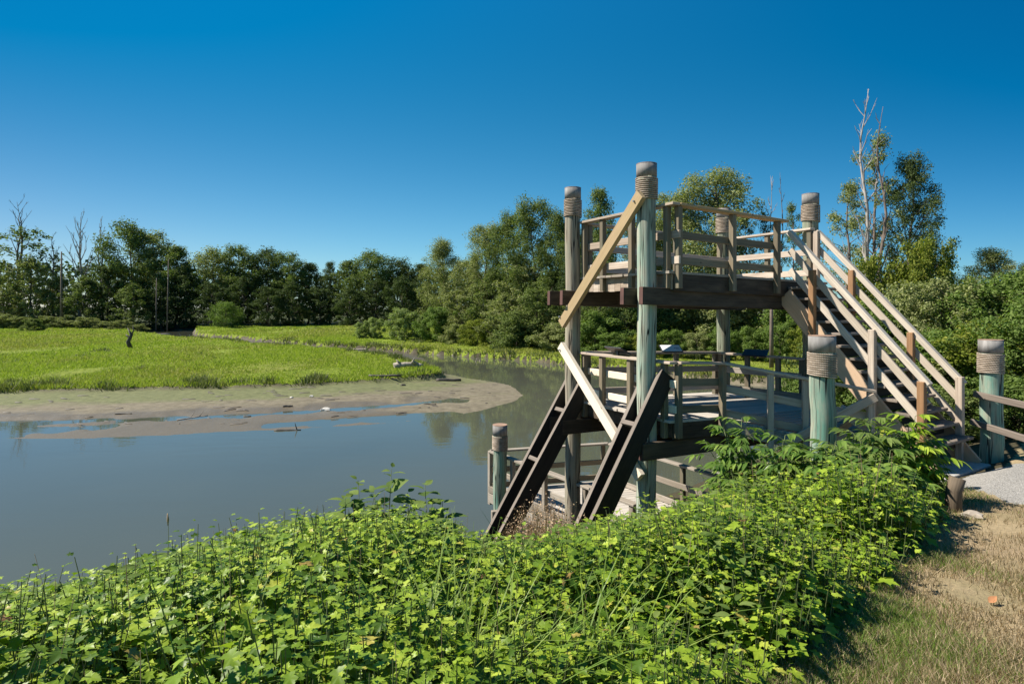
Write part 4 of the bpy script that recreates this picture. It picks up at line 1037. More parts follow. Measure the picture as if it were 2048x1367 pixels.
Xb, Yb, zb_, hb_ = Xb[~tanm], Yb[~tanm], zb_[~tanm], hb_[~tanm]
V, Fq = tri_blades(Xb, Yb, zb_, hb_, 0.013 + 0.0007 * Yb, 1.6, rg)
tag(npmesh('marsh_grass', V, Fq, M['marsh_blade']), 'bright green grass covering the marsh', 'grass', kind='stuff')
n = 260000
Yb = np.exp(rg.uniform(math.log(28), math.log(105), n)); Xb = (rg.uniform(-150, 1500, n) - CX) / F * Yb
k = np.maximum(sdf(P_ig, Xb, Yb), sdf(P_sg, Xb, Yb)) > 0.8; Xb, Yb = Xb[k], Yb[k]
tus = fbm(Xb * 0.55, Yb * 0.35, 3, 91) + 0.6 * fbm(Xb * 0.1, Yb * 0.06, 2, 93); k = tus > 0.30 + 0.08 * rg.random(len(Xb)); Xb, Yb, tus = Xb[k], Yb[k], tus[k]
V, Fq = tri_blades(Xb, Yb, height(Xb, Yb)[0], (0.18 + 0.25 * rg.random(len(Xb))) * (0.5 + 3.0 * (tus - 0.25)), 0.014 + 0.0008 * Yb, 1.0, rg)
tag(npmesh('marsh_tussocks', V, Fq, M['edge_blade']), 'darker tussocks scattered through the bright marsh grass', 'grass', kind='stuff')
n = 420000
Yb = np.exp(rg.uniform(math.log(26), math.log(75), n)); Xb = (rg.uniform(-150, 1700, n) - CX) / F * Yb
s0 = np.maximum(sdf(P_ig, Xb, Yb), sdf(P_sg, Xb, Yb)); k = abs(s0) < 1.6; Xb, Yb = Xb[k], Yb[k]
zb_, _, sgb, _, _, _ = height(Xb, Yb)
cl = fbm(Xb * 0.9, Yb * 0.9, 3, 51)
k = (sgb > -0.15) & (sgb < 0.8 + 3.0 * cl) & (rg.random(len(Xb)) < np.where(Yb > 38, 0.75, 0.30) + 2.6 * cl)
Xb, Yb, zb_, cl = Xb[k], Yb[k], zb_[k], cl[k]
V, Fq = tri_blades(Xb, Yb, zb_ - 0.08, (0.14 + 0.26 * rg.random(len(Xb))) * (1 + 2.4 * cl), 0.02 + 0.0008 * Yb, 0.9, rg)
tag(npmesh('marsh_edge_grass', V, Fq, M['edge_blade']), 'dark tussocky grass overhanging the mud along the marsh edge', 'grass', kind='stuff')

# ------------------------------------------------------------------ driftwood and stones on the mud
def log(name, x, y, Y, length, r, yaw, mat, label, bend=0.0, pitch=0.0, cat='driftwood', branches=0, seed=1):
    X = (x - CX) / F * Y; g = gz(X, Y); rr_ = random.Random(seed)
    m = MB(); pts = []; n = 7
    for i in range(n + 1):
        t = i / n - 0.5
        pts.append(Vector((math.cos(yaw) * t * length, math.sin(yaw) * t * length, r * 0.5 + pitch * (t + .5) * length + bend * (0.25 - t * t) * length)) + Vector((rr_.uniform(-r, r) * .3, rr_.uniform(-r, r) * .3, rr_.uniform(-r, r) * .2)))
    m.tube(pts, [r * (1.0 - 0.4 * i / n) * rr_.uniform(0.85, 1.1) for i in range(n + 1)], 9)
    for k in range(branches):
        s = pts[rr_.randrange(2, n)]; d = Vector((rr_.uniform(-1, 1), rr_.uniform(-1, 1), rr_.uniform(.3, 1.2))).normalized()
        m.tube([s, s + d * length * .18, s + d * length * .3 + Vector((0, 0, .03))], [r * .5, r * .35, r * .1], 6)
    o = m.build(name, M[mat], None, (0, 0, 0)); o.location = (X, Y, g)
    return tag(o, label, cat)
def lm(px, py, z): return z / ((HY - py) / F)
log('driftwood', 385, 833, lm(385, 835, -4.5), 1.1, 0.035, 0.5, 'log', 'forked pale branch lying in the wet channel of the mud', 0.05, 0.08, branches=2)
log('driftwood', 575, 856, lm(575, 856, -4.52), 1.0, 0.05, 0.1, 'darklog', 'dark stick at the near water edge of the mud bar', branches=1, seed=2)
log('driftwood', 495, 828, lm(495, 828, -4.5), 0.3, 0.06, 0.3, 'darklog', 'small dark lump of wood beside the blue puddle', seed=3)
log('driftwood', 576, 806, lm(576, 811, -4.45), 0.4, 0.05, 0.2, 'darklog', 'short dark chunk of wood left of the white stone', seed=4)
log('driftwood', 750, 833, lm(750, 833, -4.52), 0.8, 0.045, 0.1, 'darklog', 'dark straight stick near the tip of the mud bar', seed=5)
log('driftwood', 897, 757, lm(897, 758, -4.4), 1.5, 0.12, 0.12, 'darklog', 'dark log lying at the water edge where the river bends', seed=6)
log('driftwood', 770, 757, lm(770, 760, -4.3), 1.9, 0.10, 0.05, 'darklog', 'dark branch lying under the grass edge of the marsh', seed=7)
log('driftwood', 860, 808, lm(860, 808, -4.5), 0.6, 0.04, -0.2, 'darklog', 'thin dark stick on the sandy tip of the mud bar', seed=8)
log('driftwood', 247, 824, lm(247, 826, -4.48), 0.7, 0.035, 0.0, 'darklog', 'thin dark stick at the upper edge of the left puddle', seed=9)
log('driftwood_stump', 817, 732, 38.2, 1.9, 0.22, 0.15, 'log', 'pale weathered root stump at the tip of the marsh grass', 0.25, 0.0, 'driftwood', 4, 10)
log('driftwood', 778, 700, 54, 2.4, 0.14, 0.1, 'log', 'pale log on the far mud bank right of the willow bushes', seed=11)
log('driftwood', 962, 712, 48.5, 2.6, 0.12, 0.1, 'log', 'grey branch lying on the far bank left of the tower', 0.05, branches=2, seed=12)
log('driftwood', 300, 666, 95, 6.0, 0.18, 0.3, 'log', 'long white fallen trunk at the left end of the back channel', 0.02, seed=13)
log('driftwood', 722, 690, 61, 2.0, 0.12, 0.05, 'log', 'pale stick on the mud of the back channel', seed=14)
log('driftwood', 1190, 722, 46, 2.6, 0.10, 0.5, 'log', 'curved pale branch on the far mud behind the left tower railing', 0.45, seed=15)
X_ = (262 - CX) / F * 58; g_ = gz(X_, 58)
m = MB(); m.tube([(0, 0, 0), (-0.3, 0, 0.8), (0.05, 0, 1.5), (-0.35, 0, 2.2)], [0.22, 0.2, 0.16, 0.03], 8); m.tube([(-0.1, 0, 1.2), (-0.5, 0, 1.5), (-0.6, 0.1, 1.35)], [0.1, 0.07, 0.02], 6); m.tube([(0.03, 0, 1.5), (0.25, 0, 1.9), (0.2, 0, 2.5)], [0.1, 0.06, 0.02], 6)
o = m.build('broken_stump', M['darklog']); o.location = (X_, 58, g_ - 0.2); tag(o, 'crooked black broken stump standing in the marsh grass', 'stump')
def stone(x, y, Y, r, label, mat='stone', name='stone', cat='stone'):
    X = (x - CX) / F * Y; g = gz(X, Y); rr_ = random.Random(int(x)); m = MB(); o = 0
    nlat, nlon = 6, 10; ph = rr_.uniform(0, 6)
    for i in range(nlat + 1):
        for j in range(nlon):
            th_ = PI * i / nlat; p = 2 * PI * j / nlon; q = 1 + 0.25 * math.sin(3 * p + ph + i) * math.sin(th_)
            m.v.append(Vector((math.sin(th_) * math.cos(p) * r * 1.3 * q, math.sin(th_) * math.sin(p) * r * q, math.cos(th_) * r * 0.65)))
    for i in range(nlat):
        for j in range(nlon):
            j2 = (j + 1) % nlon; m.face((i * nlon + j, (i + 1) * nlon + j, (i + 1) * nlon + j2, i * nlon + j2), ((0, 0),) * 4, .5)
    ob = m.build(name, M[mat]); ob.location = (X, Y, g + r * .3); return tag(ob, label, cat)
stone(652, 811, lm(652, 813, -4.45), 0.17, 'white stone lying on the open mud of the bar')
stone(623, 792, lm(623, 793, -4.38), 0.08, 'small pale stone right of a smaller one high on the mud')
stone(583, 794, lm(583, 795, -4.38), 0.07, 'small pale stone high on the mud, left of another')
stone(806, 768, lm(806, 770, -4.38), 0.11, 'dark clod on the mud below the grass tip', 'darklog', 'mud_clod', 'clod')
stone(1945, 1055, 5.3, 0.07, 'brown stone at the foot of the timber bollard', 'log')

nd = 900
Yd_ = np.exp(rg.uniform(math.log(21), math.log(46), nd)); Xd_ = (rg.uniform(-100, 1040, nd) - CX) / F * Yd_
zd_, _, sgd, smd, _, _ = height(Xd_, Yd_); k = (smd > 0.1) & (sgd < -0.4) & (zd_ > WATER + 0.02) & (rg.random(nd) < 0.35 + 1.5 * fbm(Xd_ * .5, Yd_ * .5, 3, 81))
Pd = np.stack([Xd_, Yd_, zd_ + 0.015], 1)[k]; md = len(Pd); az = rg.uniform(-0.6, 0.6, md); L_ = rg.uniform(0.03, 0.35, md) ** 1.0; h_ = rg.uniform(0.012, 0.03, md)
dv_ = np.stack([np.cos(az), np.sin(az), 0 * az], 1) * L_[:, None]; sd_ = np.stack([-np.sin(az), np.cos(az), 0 * az], 1) * h_[:, None] * 1.2; uu_ = np.array([0, 0, 1.0])[None] * h_[:, None]
Vd = np.stack([Pd - dv_ - sd_, Pd + dv_ - sd_ * .6, Pd + dv_ + sd_ * .6, Pd - dv_ + sd_, Pd - dv_ * .9 + uu_ * 1.5, Pd + dv_ * .85 + uu_], 1).reshape(-1, 3)
qd = np.array([[0, 1, 5, 4], [2, 3, 4, 5], [3, 0, 4, 4], [1, 2, 5, 5]])
qd = np.array([[0, 1, 5], [0, 5, 4], [2, 3, 4], [2, 4, 5], [3, 0, 4], [1, 2, 5]])
tag(npmesh('mud_debris', Vd, (np.arange(md)[:, None, None] * 6 + qd[None]).reshape(-1, 3), M['darklog']), 'small dark twigs and clods strewn over the mud', 'debris', kind='stuff')

# ------------------------------------------------------------------ foreground thicket
sil_x = [-900, -300, 0, 130, 250, 380, 500, 640, 760, 880, 950, 1050, 1130, 1220, 1300, 1380, 1450, 1540, 1640, 1750, 1830, 1868, 1890, 1925, 1960, 2100]
sil_y = [1300, 1225, 1198, 1185, 1146, 1110, 1072, 1042, 1028, 1055, 1090, 1093, 1066, 1048, 1036, 1012, 978, 938, 918, 912, 915, 945, 1015, 1075, 1110, 1140]
def canopy(X, Y):
    z, d, _, _, _, _ = height(X, Y)
    hm = np.interp(d, [-0.15, 0.25, 0.9, 2.0, 8], [0.10, 0.42, 0.85, 1.22, 1.30]) + 1.05 * fbm(X * 1.5, Y * 1.5, 3, 61)
    lim = np.interp(X / Y * F + CX, sil_x, sil_y)
    top = np.minimum(z + hm, -(lim - HY) / F * Y + 0.10 * fbm(X * 2.5, Y * 2.5, 2, 63))
    return z, d, top
half = [(0.0, 0.0), (-0.06, 0.12), (0.02, 0.22), (0.06, 0.44), (0.14, 0.33), (0.22, 0.34), (0.27, 0.22), (0.38, 0.30), (0.48, 0.36), (0.66, 0.50), (0.64, 0.36), (0.68, 0.30), (0.66, 0.18), (0.76, 0.20), (0.84, 0.11), (1.0, 0.0)]
LOBED = np.array(half + [(u, -v) for u, v in half[-2:0:-1]]); LC = np.array([0.36, 0.0])
hl = [(0.0, 0.0), (0.12, 0.10), (0.30, 0.17), (0.50, 0.17), (0.72, 0.11), (0.88, 0.05), (1.0, 0.0)]
LANCE = np.array(hl + [(u, -v) for u, v in hl[-2:0:-1]])
def leaves(P, D, Nn, size, tmpl, cen, droop=0.25, fold=0.18):
    """P base points, D directions, Nn up normals; star shaped leaf outlines as triangle fans"""
    n = len(P); D = unit(D); S = unit(np.cross(Nn, D)); U = np.cross(D, S)
    pts = np.vstack([cen[None], tmpl]); m_ = len(tmpl)
    uu = pts[:, 0]; vv = pts[:, 1]; zz = -droop * uu ** 2 + fold * np.abs(vv) - 0.25 * np.abs(vv) ** 2
    V = P[:, None, :] + size[:, None, None] * (D[:, None, :] * uu[None, :, None] + S[:, None, :] * vv[None, :, None] + U[:, None, :] * zz[None, :, None])
    base = np.arange(n)[:, None, None] * (m_ + 1)
    i = np.arange(m_); tri = np.stack([np.zeros(m_, int), i + 1, (i + 1) % m_ + 1], 1)
    return V.reshape(-1, 3), (base + tri[None]).reshape(-1, 3)
rg = np.random.default_rng(77)
ns = 33000
Xs = rg.uniform(-8.0, 5.2, ns); Ys_ = 1.25 + 6.4 * rg.random(ns) ** 0.9
z, d, top = canopy(Xs, Ys_)
u_ = Xs / Ys_
path_in = sdf(path_poly, Xs, Ys_) > -0.1
k = (d > -0.05) & (d < 5.6) & (top - z > 0.14) & (u_ > -1.6) & (rg.random(ns) < np.interp(Ys_, [1.2, 3, 7], [1.0, 0.8, 0.6])) & ~path_in
# thinner where the brown weeds and grass stand at the foot of the struts
weed = np.exp(-(((Xs / Ys_ * F + CX) - 1085) / 75) ** 2) * np.clip((Ys_ - 4.8) / 1.0, 0, 1)
k &= rg.random(ns) > weed * 0.9
grassy = (np.exp(-((Xs - 2.1) / 0.9) ** 2 - ((Ys_ - 5.2) / 0.8) ** 2)); k &= rg.random(ns) > grassy * 0.75
Xs, Ys_, z, top, d = Xs[k], Ys_[k], z[k], top[k], d[k]
top = top - np.abs(rg.normal(size=len(top))) * 0.10 + 0.03
nl_ = 13
shsz = rg.uniform(0.65, 1.15, len(Xs))
hgt = np.clip(top - z, 0.12, 1.6)
lean = rg.normal(size=(len(Xs), 2)) * 0.16
Pl = []; Dl = []; Nl = []; Sl = []
for i in range(nl_):
    f = i / (nl_ - 1)
    dep = 0.02 + 0.62 * f ** 1.1                         # metres below the tip
    keep = dep < hgt * 0.95
    t = 1 - dep / hgt
    az = rg.uniform(0, 6.283) + i * 2.4 + rg.uniform(0, 6.283, len(Xs))
    out = np.stack([np.cos(az), np.sin(az), np.zeros(len(Xs))], 1)
    sz = (0.030 + 0.058 * min(1, f * 3.0)) * rg.uniform(0.6, 1.2, len(Xs)) * shsz
    pet = (0.012 + 0.05 * min(1, f * 2.5)) * rg.uniform(0.6, 1.3, len(Xs))
    px = Xs + lean[:, 0] * hgt * t + out[:, 0] * pet; py = Ys_ + lean[:, 1] * hgt * t + out[:, 1] * pet
    pz = z + hgt * t + pet * 0.5
    tilt = rg.normal(size=len(Xs)) * 0.20 + (0.30 if i < 2 else 0.02)
    Dd = out + np.stack([0 * az, 0 * az, tilt], 1)
    Nn = np.stack([rg.normal(size=len(Xs)) * 0.24 - 0.06, rg.normal(size=len(Xs)) * 0.24, np.ones(len(Xs))], 1)
    Pl.append(np.stack([px, py, pz], 1)[keep]); Dl.append(Dd[keep]); Nl.append(Nn[keep]); Sl.append(sz[keep])
Pl = np.vstack(Pl); Dl = np.vstack(Dl); Nl = np.vstack(Nl); Sl = np.concatenate(Sl)
V, Fq = leaves(Pl, Dl, Nl, Sl, LOBED, LC, 0.32, 0.22)
print('thicket leaves', len(Pl), 'shoots', len(Xs))
tag(npmesh('shrub_thicket', V, Fq, M['leaf_shrub']), 'bright green lobed leaf shrub thicket covering the river bank', 'shrubs', kind='stuff')
n2 = 1900
X2 = rg.uniform(-6.5, 4.6, n2); Y2 = 2.6 + 4.4 * rg.random(n2); z2, d2, t2 = canopy(X2, Y2)
k = (d2 > 0.1) & (d2 < 5.2) & (t2 - z2 > 0.25) & (fbm(X2 * 0.8, Y2 * 0.8, 3, 95) > 0.0) & ~(sdf(path_poly, X2, Y2) > -0.1); X2, Y2, z2, t2 = X2[k], Y2[k], z2[k], t2[k]
q2 = 9; m2 = len(X2); jj = np.arange(q2)[None]; az = rg.uniform(0, 6.283, (m2, 1)) + jj * 2.4
f2 = rg.uniform(0.0, 0.28, (m2, q2)); P2 = np.stack([X2[:, None] + np.cos(az) * 0.02 + rg.normal(size=(m2, 1)) * .03, Y2[:, None] + np.sin(az) * 0.02, t2[:, None] + 0.05 - f2], -1).reshape(-1, 3)
D2 = np.stack([np.cos(az), np.sin(az), 0.4 - 1.6 * f2], -1).reshape(-1, 3)
V, Fq = leaves(P2, D2, np.stack([rg.normal(size=len(P2)) * .3, rg.normal(size=len(P2)) * .3, np.ones(len(P2))], 1), rg.uniform(0.04, 0.085, len(P2)), LANCE * [1, 1.2], np.array([0.45, 0.0]), 0.3)
tag(npmesh('mixed_undergrowth', V, Fq, M['leaf_light']), 'narrow leaved plants mixed into the shrub thicket', 'plants', kind='stuff')
n3 = 420
X3 = rg.uniform(-5.5, 4.0, n3); Y3 = 1.6 + 4.8 * rg.random(n3); z3, d3, t3 = canopy(X3, Y3); k = (d3 > 0.1) & (d3 < 5) & (t3 - z3 > 0.3); X3, Y3, z3, t3 = X3[k], Y3[k], z3[k], t3[k]
e0 = np.stack([X3, Y3, z3], 1); e1 = np.stack([X3 + rg.normal(size=len(X3)) * .12, Y3 + rg.normal(size=len(X3)) * .1, t3 + rg.uniform(-0.05, 0.16, len(X3))], 1)
n_ = len(e0); a3 = np.array([0, 2.094, 4.189]); of3 = np.stack([np.cos(a3), np.sin(a3), 0 * a3], 1)
V3 = np.concatenate([e0[:, None] + of3[None] * 0.003, e1[:, None] + of3[None] * 0.0012], 1).reshape(-1, 3); q3 = np.array([[0, 1, 4, 3], [1, 2, 5, 4], [2, 0, 3, 5]])
tag(npmesh('withered_stalks', V3, (np.arange(n_)[:, None, None] * 6 + q3[None]).reshape(-1, 4), M['straw']), 'thin withered stalks standing in the shrub thicket', 'stalks', kind='stuff')
# stems of the thicket
b0 = np.stack([Xs, Ys_, z], 1); b1 = np.stack([Xs + lean[:, 0] * hgt, Ys_ + lean[:, 1] * hgt, z + hgt * 0.97], 1)
def stems(b0, b1, r0, r1):
    n = len(b0); a = np.array([0, 2.094, 4.189]); off = np.stack([np.cos(a), np.sin(a), 0 * a], 1)
    V = np.concatenate([b0[:, None] + off[None] * r0, b1[:, None] + off[None] * r1], 1).reshape(-1, 3)
    q = np.array([[0, 1, 4, 3], [1, 2, 5, 4], [2, 0, 3, 5]])
    return V, (np.arange(n)[:, None, None] * 6 + q[None]).reshape(-1, 4)
V, Fq = stems(b0, b1, 0.005, 0.002)
tag(npmesh('thicket_stems', V, Fq, M['stem']), 'thin stems under the leaves of the shrub thicket', 'stems', kind='stuff')

# ribbons of tall grass
def ribbons(P, h, wd, az, bend, rg, seg=5):
    n = len(P); t = np.linspace(0, 1, seg + 1)
    dx = np.cos(az); dy = np.sin(az); out = []
    for j, tt in enumerate(t):
        c = P + np.stack([dx * bend * h * tt ** 2, dy * bend * h * tt ** 2, h * (tt - 0.35 * bend * tt ** 3)], 1)
        wj = (wd * (1 - tt) ** 0.7 * 0.5 + 0.0004)[:, None]
        side = np.stack([-dy, dx, 0 * dx], 1)
        out += [c - side * wj, c + side * wj]
    V = np.stack(out, 1).reshape(-1, 3); m_ = 2 * (seg + 1)
    q = np.array([[2 * j, 2 * j + 1, 2 * j + 3, 2 * j + 2] for j in range(seg)])
    return V, (np.arange(n)[:, None, None] * m_ + q[None]).reshape(-1, 4)
GP = []; GHt = []
def clump(px, py, Y, n, sx, sy, h):
    """grass round a spot whose blades reach up to photo pixel (px, py)"""
    X = (px - CX) / F * Y
    x = rg.normal(size=n) * sx + X; y = rg.normal(size=n) * sy + Y
    zz = height(x, y)[0]; GP.append(np.stack([x, y, zz], 1)); GHt.append(h * rg.uniform(0.55, 1.15, n))
for a in [(1400, 1000, 5.4, 320, 0.5, 0.3, 0.55), (1490, 1000, 5.3, 220, 0.35, 0.3, 0.6), (1300, 1040, 5.8, 160, 0.4, 0.3, 0.5), (1600, 1000, 4.6, 60, 0.3, 0.25, 0.7),
          (1830, 1010, 4.7, 110, 0.14, 0.3, 0.42), (1800, 1100, 4.0, 90, 0.10, 0.3, 0.36), (1740, 1160, 3.6, 60, 0.10, 0.25, 0.34), (860, 1250, 2.6, 60, 0.10, 0.12, 0.85), (740, 1290, 2.4, 45, 0.10, 0.12, 0.85),
          (1480, 1250, 2.75, 60, 0.10, 0.2, 0.5), (1400, 1320, 2.45, 40, 0.10, 0.12, 0.5), (1010, 1330, 2.3, 70, 0.15, 0.12, 0.95), (880, 1330, 2.2, 90, 0.12, 0.12, 1.0), (470, 1350, 2.0, 40, 0.10, 0.1, 1.0), (640, 1320, 2.2, 50, 0.12, 0.1, 0.95), (1250, 1300, 2.4, 60, 0.15, 0.12, 0.85), (1560, 1150, 3.3, 30, 0.12, 0.2, 0.6), (1925, 1060, 5.0, 60, 0.12, 0.1, 0.2)]:
    clump(*a)
GP = np.vstack(GP); GHt = np.concatenate(GHt); k = bank_d(GP[:, 0], GP[:, 1]) > 0.22; GP = GP[k]; GHt = GHt[k]
V, Fq = ribbons(GP, GHt, rg.uniform(0.006, 0.013, len(GP)), rg.uniform(0, 6.283, len(GP)), rg.uniform(0.15, 0.9, len(GP)), rg)
tag(npmesh('tall_grass', V, Fq, M['blade']), 'tall green grass blades growing through the thicket', 'grass', kind='stuff')
# lawn blades
n = 230000
Yl = np.exp(rg.uniform(math.log(1.6), math.log(7.5), n)); Xl = rg.uniform(0.2, 1.15, n) * Yl
zl, dl, _, _, _, _ = height(Xl, Yl)
k = (dl < 0.55) & ~(sdf(path_poly, Xl, Yl) > -0.05)
cov = fbm(Xl * 1.4, Yl * 1.4, 4, 71)
k &= rg.random(n) < np.clip(0.60 + 2.2 * cov + np.clip(dl + 0.5, 0, 1) * 0.4, 0.02, 1)
Xl, Yl, zl, dl, cov = Xl[k], Yl[k], zl[k], dl[k], cov[k]
hl_ = rg.uniform(0.006, 0.020, len(Xl)) * (1 + 1.5 * cov) * (1 + 2.0 * np.clip((dl + 0.35) * 2, 0, 1))
V, Fq = tri_blades(Xl, Yl, zl + 0.03, hl_, rg.uniform(0.0018, 0.004, len(Xl)), 3.4, rg)
green = rg.random(len(Xl)) < np.clip(0.14 + 1.5 * cov + 0.5 * np.clip((dl + 0.6), 0, 1), 0, 0.85)
tri = Fq
def pick(V, Fq, mask, k):
    V2 = V.reshape(-1, k, 3)[mask].reshape(-1, 3); return V2, np.arange(len(V2)).reshape(-1, k)
V2, F2 = pick(V, Fq, ~green, 3)
tag(npmesh('dry_grass', V2, F2, M['dry_blade']), 'short dry straw coloured lawn grass beside the path', 'grass', kind='stuff')
V2, F2 = pick(V, Fq, green, 3)
tag(npmesh('green_grass', V2, F2, M['blade']), 'short green blades among the dry lawn', 'grass', kind='stuff')

# brown weeds at the foot of the struts
nw = 420
Yw = rg.uniform(5.6, 8.6, nw); Xw = (rg.normal(size=nw) * 45 + 1090 - CX) / F * Yw
zw = height(Xw, Yw)[0]; tw = np.minimum(zw + rg.uniform(0.5, 1.2, nw), -(np.interp((Xw / Yw) * F + CX, [980, 1040, 1090, 1150, 1250], [1085, 1010, 985, 1030, 1040]) + rg.uniform(0, 60, nw) - HY) / F * Yw)
k = tw - zw > 0.1; Xw, Yw, zw, tw = Xw[k], Yw[k], zw[k], tw[k]
b0 = np.stack([Xw, Yw, zw], 1); b1 = b0 + np.stack([rg.normal(size=len(Xw)) * 0.09, rg.normal(size=len(Xw)) * 0.09, tw - zw], 1)
V1, F1 = stems(b0, b1, 0.004, 0.0015)
ob = npmesh('weed_stems', V1, F1, M['straw']); tag(ob, 'dry brown weed stalks at the foot of the raking struts', 'weeds', kind='stuff')
rep = 11; f = rg.uniform(0.45, 1.05, (len(Xw), rep, 1)); Pw = (b0[:, None] * (1 - f) + b1[:, None] * f + rg.normal(size=(len(Xw), rep, 3)) * 0.03).reshape(-1, 3)
V1, F1 = cards(Pw, unit(rg.normal(size=Pw.shape)), 0.022, 1.6, 9)
tag(npmesh('weed_seeds', V1, F1, M['straw']), 'reddish seed clusters on the dry weeds', 'weeds', kind='stuff')

# single plants that stand out
LCN = np.array([0.45, 0.0])
def shoot(px, ptop, Y, label, h, n=16, size=0.11, seed=1, mat='leaf_light'):
    X = (px - CX) / F * Y; zt = (HY - ptop) / F * Y; zb = zt - h; r = np.random.default_rng(seed)
    root = tag(empty('tall_shoot', (X, Y, gz(X, Y))), label, 'plant'); g = gz(X, Y)
    lx = r.uniform(-0.06, 0.06)
    MB().tube([(lx, 0, 0), (lx * .6, 0, (zt - g) * .6), (0, 0, zt - g)], [0.006, 0.005, 0.002], 6).build('stem', M['stem'], root)
    f = np.linspace(0, 1, n); az = np.arange(n) * 2.4 + r.uniform(0, 6); o = np.stack([np.cos(az), np.sin(az), 0.55 - 0.9 * f + r.normal(size=n) * 0.2], 1)
    P = np.stack([lx * .3 * f, 0 * f, zt - g - f ** 1.1 * h], 1) + o * 0.01
    V, Fq = leaves(P, o, np.stack([r.normal(size=n) * .3, r.normal(size=n) * .3, np.ones(n)], 1), size * (0.45 + 0.55 * np.minimum(1, f * 2.6)) * r.uniform(.8, 1.2, n), LANCE * [1, 1.8], LCN, 0.35)
    npmesh('leaves', V, Fq, M[mat], root)
shoot(783, 936, 4.3, 'tallest slender shoot with long leaves rising above the thicket against the water', 0.62, 24, 0.15, 3)
shoot(716, 960, 4.4, 'leafy shoot left of the tallest shoot, against the water', 0.50, 20, 0.16, 4)
shoot(850, 966, 4.2, 'shoot with large drooping leaves right of the tallest shoot, against the water', 0.50, 18, 0.17, 5)
shoot(690, 990, 4.3, 'lower broad leaved shoot at the left of the sprigs against the water', 0.40, 16, 0.16, 15)
shoot(750, 985, 4.2, 'short leafy shoot between the tallest shoot and its left neighbour', 0.40, 16, 0.14, 16)
shoot(815, 985, 4.25, 'short leafy shoot just right of the tallest shoot', 0.42, 16, 0.15, 17)
shoot(885, 1000, 4.2, 'lowest shoot at the right end of the sprigs against the water', 0.38, 16, 0.15, 18)
shoot(275, 1118, 3.6, 'small shoot breaking the top edge of the thicket at left', 0.3, 12, 0.10, 19, 'leaf_shrub')
shoot(500, 1046, 4.0, 'small shoot breaking the top edge of the thicket left of the sprigs', 0.3, 14, 0.10, 20, 'leaf_shrub')
shoot(1290, 985, 6.0, 'leafy green shoot standing in front of the tallest pole', 0.30, 12, 0.10, 6, 'leaf_shrub')
X_ = (336 - CX) / F * 4.6; g_ = gz(X_, 4.6); zt = (HY - 1026) / F * 4.6 - g_
root = tag(empty('grass_stalk', (X_, 4.6, g_)), 'single thin grass stalk with seed head above the thicket at left', 'plant')
MB().tube([(0.03, 0, 0), (0.01, 0, zt * .7), (0, 0, zt)], [0.003, 0.0025, 0.002], 5).build('stem', M['stem'], root)
MB().tube([(0, 0, zt - .10), (0, 0, zt - .05), (-.004, 0, zt)], [0.003, 0.009, 0.003], 7).build('seed_head', M['straw'], root)

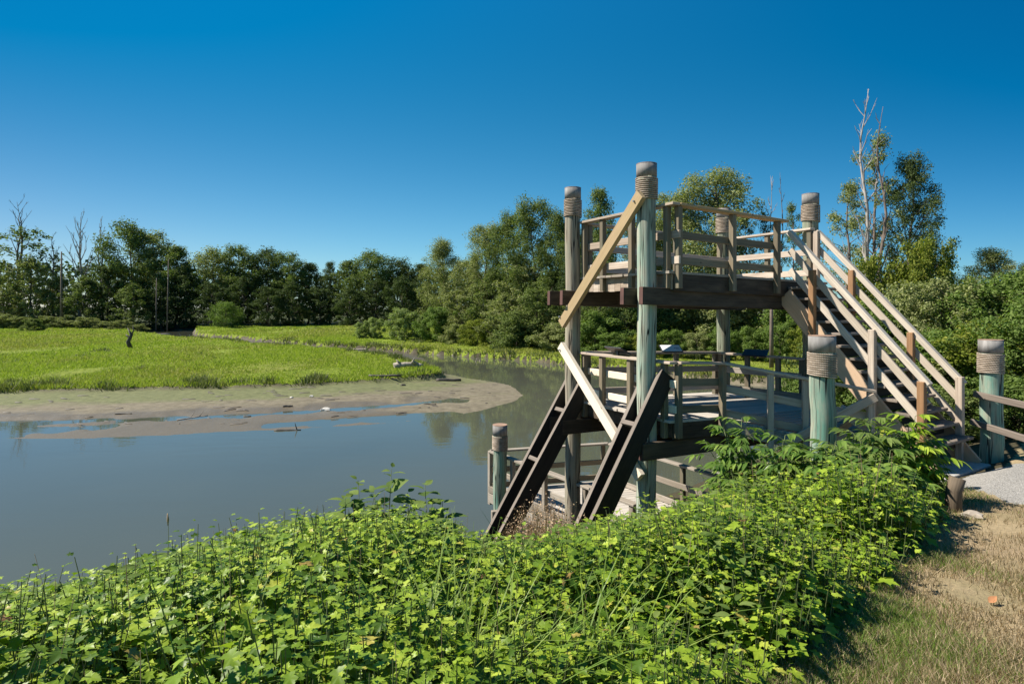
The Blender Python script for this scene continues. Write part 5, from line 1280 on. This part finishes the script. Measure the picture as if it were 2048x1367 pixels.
def elder(px, py, Y, wpx, label, seed, ncane=9, hpx=None, mat='leaf_elder'):
    """shrub of arching canes carrying leaves of seven narrow leaflets; px, py = top of the crown in the photo"""
    r = np.random.default_rng(seed); X = (px - CX) / F * Y; g = gz(X, Y); zt = (HY - py) / F * Y - g; W = wpx / F * Y / 2
    root = tag(empty('elder_shrub', (X, Y, g)), label, 'shrub')
    mb = MB(); P = []; D = []; S = []
    for c in range(ncane):
        az = c * 2.4 + r.uniform(-.4, .4); rad = W * r.uniform(0.15, 0.95); hh = zt * (1.0 - 0.45 * (rad / W) ** 2) * r.uniform(0.82, 1.0) if c else zt
        if c == 0: rad = 0.05
        tip = np.array([math.cos(az) * rad, math.sin(az) * rad * 0.6, hh]); mid = np.array([tip[0] * .35, tip[1] * .35, hh * .65]); base = np.array([math.cos(az) * .05, math.sin(az) * .05, 0])
        mb.tube([base, mid, tip], [0.012, 0.008, 0.003], 6)
        for i in range(11):
            t = 0.35 + 0.65 * i / 10; q = (base * (1 - t) ** 2 + 2 * mid * t * (1 - t) + tip * t * t)
            a2 = i * 2.4 + c; d0 = np.array([math.cos(a2), math.sin(a2), 0.25 + 0.3 * (i > 8)]); d0 /= np.linalg.norm(d0)
            L = r.uniform(0.15, 0.24) * (0.6 if i > 9 else 1.0); sd = np.cross([0, 0, 1], d0); sd /= np.linalg.norm(sd)
            mb.tube([q, q + d0 * L * .5, q + d0 * L - np.array([0, 0, L * .22])], [0.003, 0.002, 0.001], 4, cap=False)
            for (f, sgn) in ((0.45, 1), (0.45, -1), (0.7, 1), (0.7, -1), (0.95, 1), (0.95, -1), (1.0, 0)):
                P.append(q + d0 * L * f - np.array([0, 0, L * .22 * f * f])); D.append(d0 * (0.75 if sgn else 1) + sd * sgn * 0.8 - np.array([0, 0, 0.28 + r.uniform(-.1, .2)])); S.append(r.uniform(0.09, 0.14))
    mb.build('canes', M['stem'], root)
    P = np.array(P); n = len(P)
    V, Fq = leaves(P, np.array(D), np.stack([r.normal(size=n) * .25, r.normal(size=n) * .25, np.ones(n)], 1), np.array(S), LANCE * [1, 0.95], LCN, 0.4)
    npmesh('leaves', V, Fq, M[mat], root)
elder(1475, 835, 6.3, 190, 'dark green elder shrub with drooping narrow leaflets in front of the lower deck beam', 1, 12)
elder(1560, 870, 5.9, 190, 'elder shrub between the drooping one and the teal post, leaves over the ramp railing', 2, 12)
elder(1660, 882, 5.6, 200, 'elder shrub around the foot of the teal post', 3, 13, mat='leaf_elder')
elder(1735, 838, 5.8, 180, 'tall lighter elder shrub in front of the stair foot', 4, 14, mat='leaf_light')
elder(1822, 832, 5.9, 110, 'elder shrub beside the stair newel, left of the path', 5, 13, mat='leaf_shrub')
elder(1770, 900, 5.2, 150, 'lower elder shrub above the grass at the left of the bollard', 6, 12)
# dead leaves on the lawn
for (x, y, s, l) in ((1978, 1211, 0.07, 'curled orange dead leaf on the dry lawn at the right'), (1546, 1361, 0.07, 'orange dead leaf at the bottom edge of the lawn')):
    Yd = 1.0
    for _ in range(30):
        Yd = gz((x - CX) / F * Yd, Yd) / ((HY - y) / F)
    Xd = (x - CX) / F * Yd; P = np.array([[0, 0, 0.02]])
    V, Fq = leaves(P, np.array([[1, 0.4, 0.25]]), np.array([[0.1, -0.3, 1.0]]), np.array([s]), LANCE * [1, 1.6], LCN, -0.2, 0.5)
    o = npmesh('dead_leaf', V, Fq, M['deadleaf']); o.location = (Xd, Yd, gz(Xd, Yd)); tag(o, l, 'leaf')
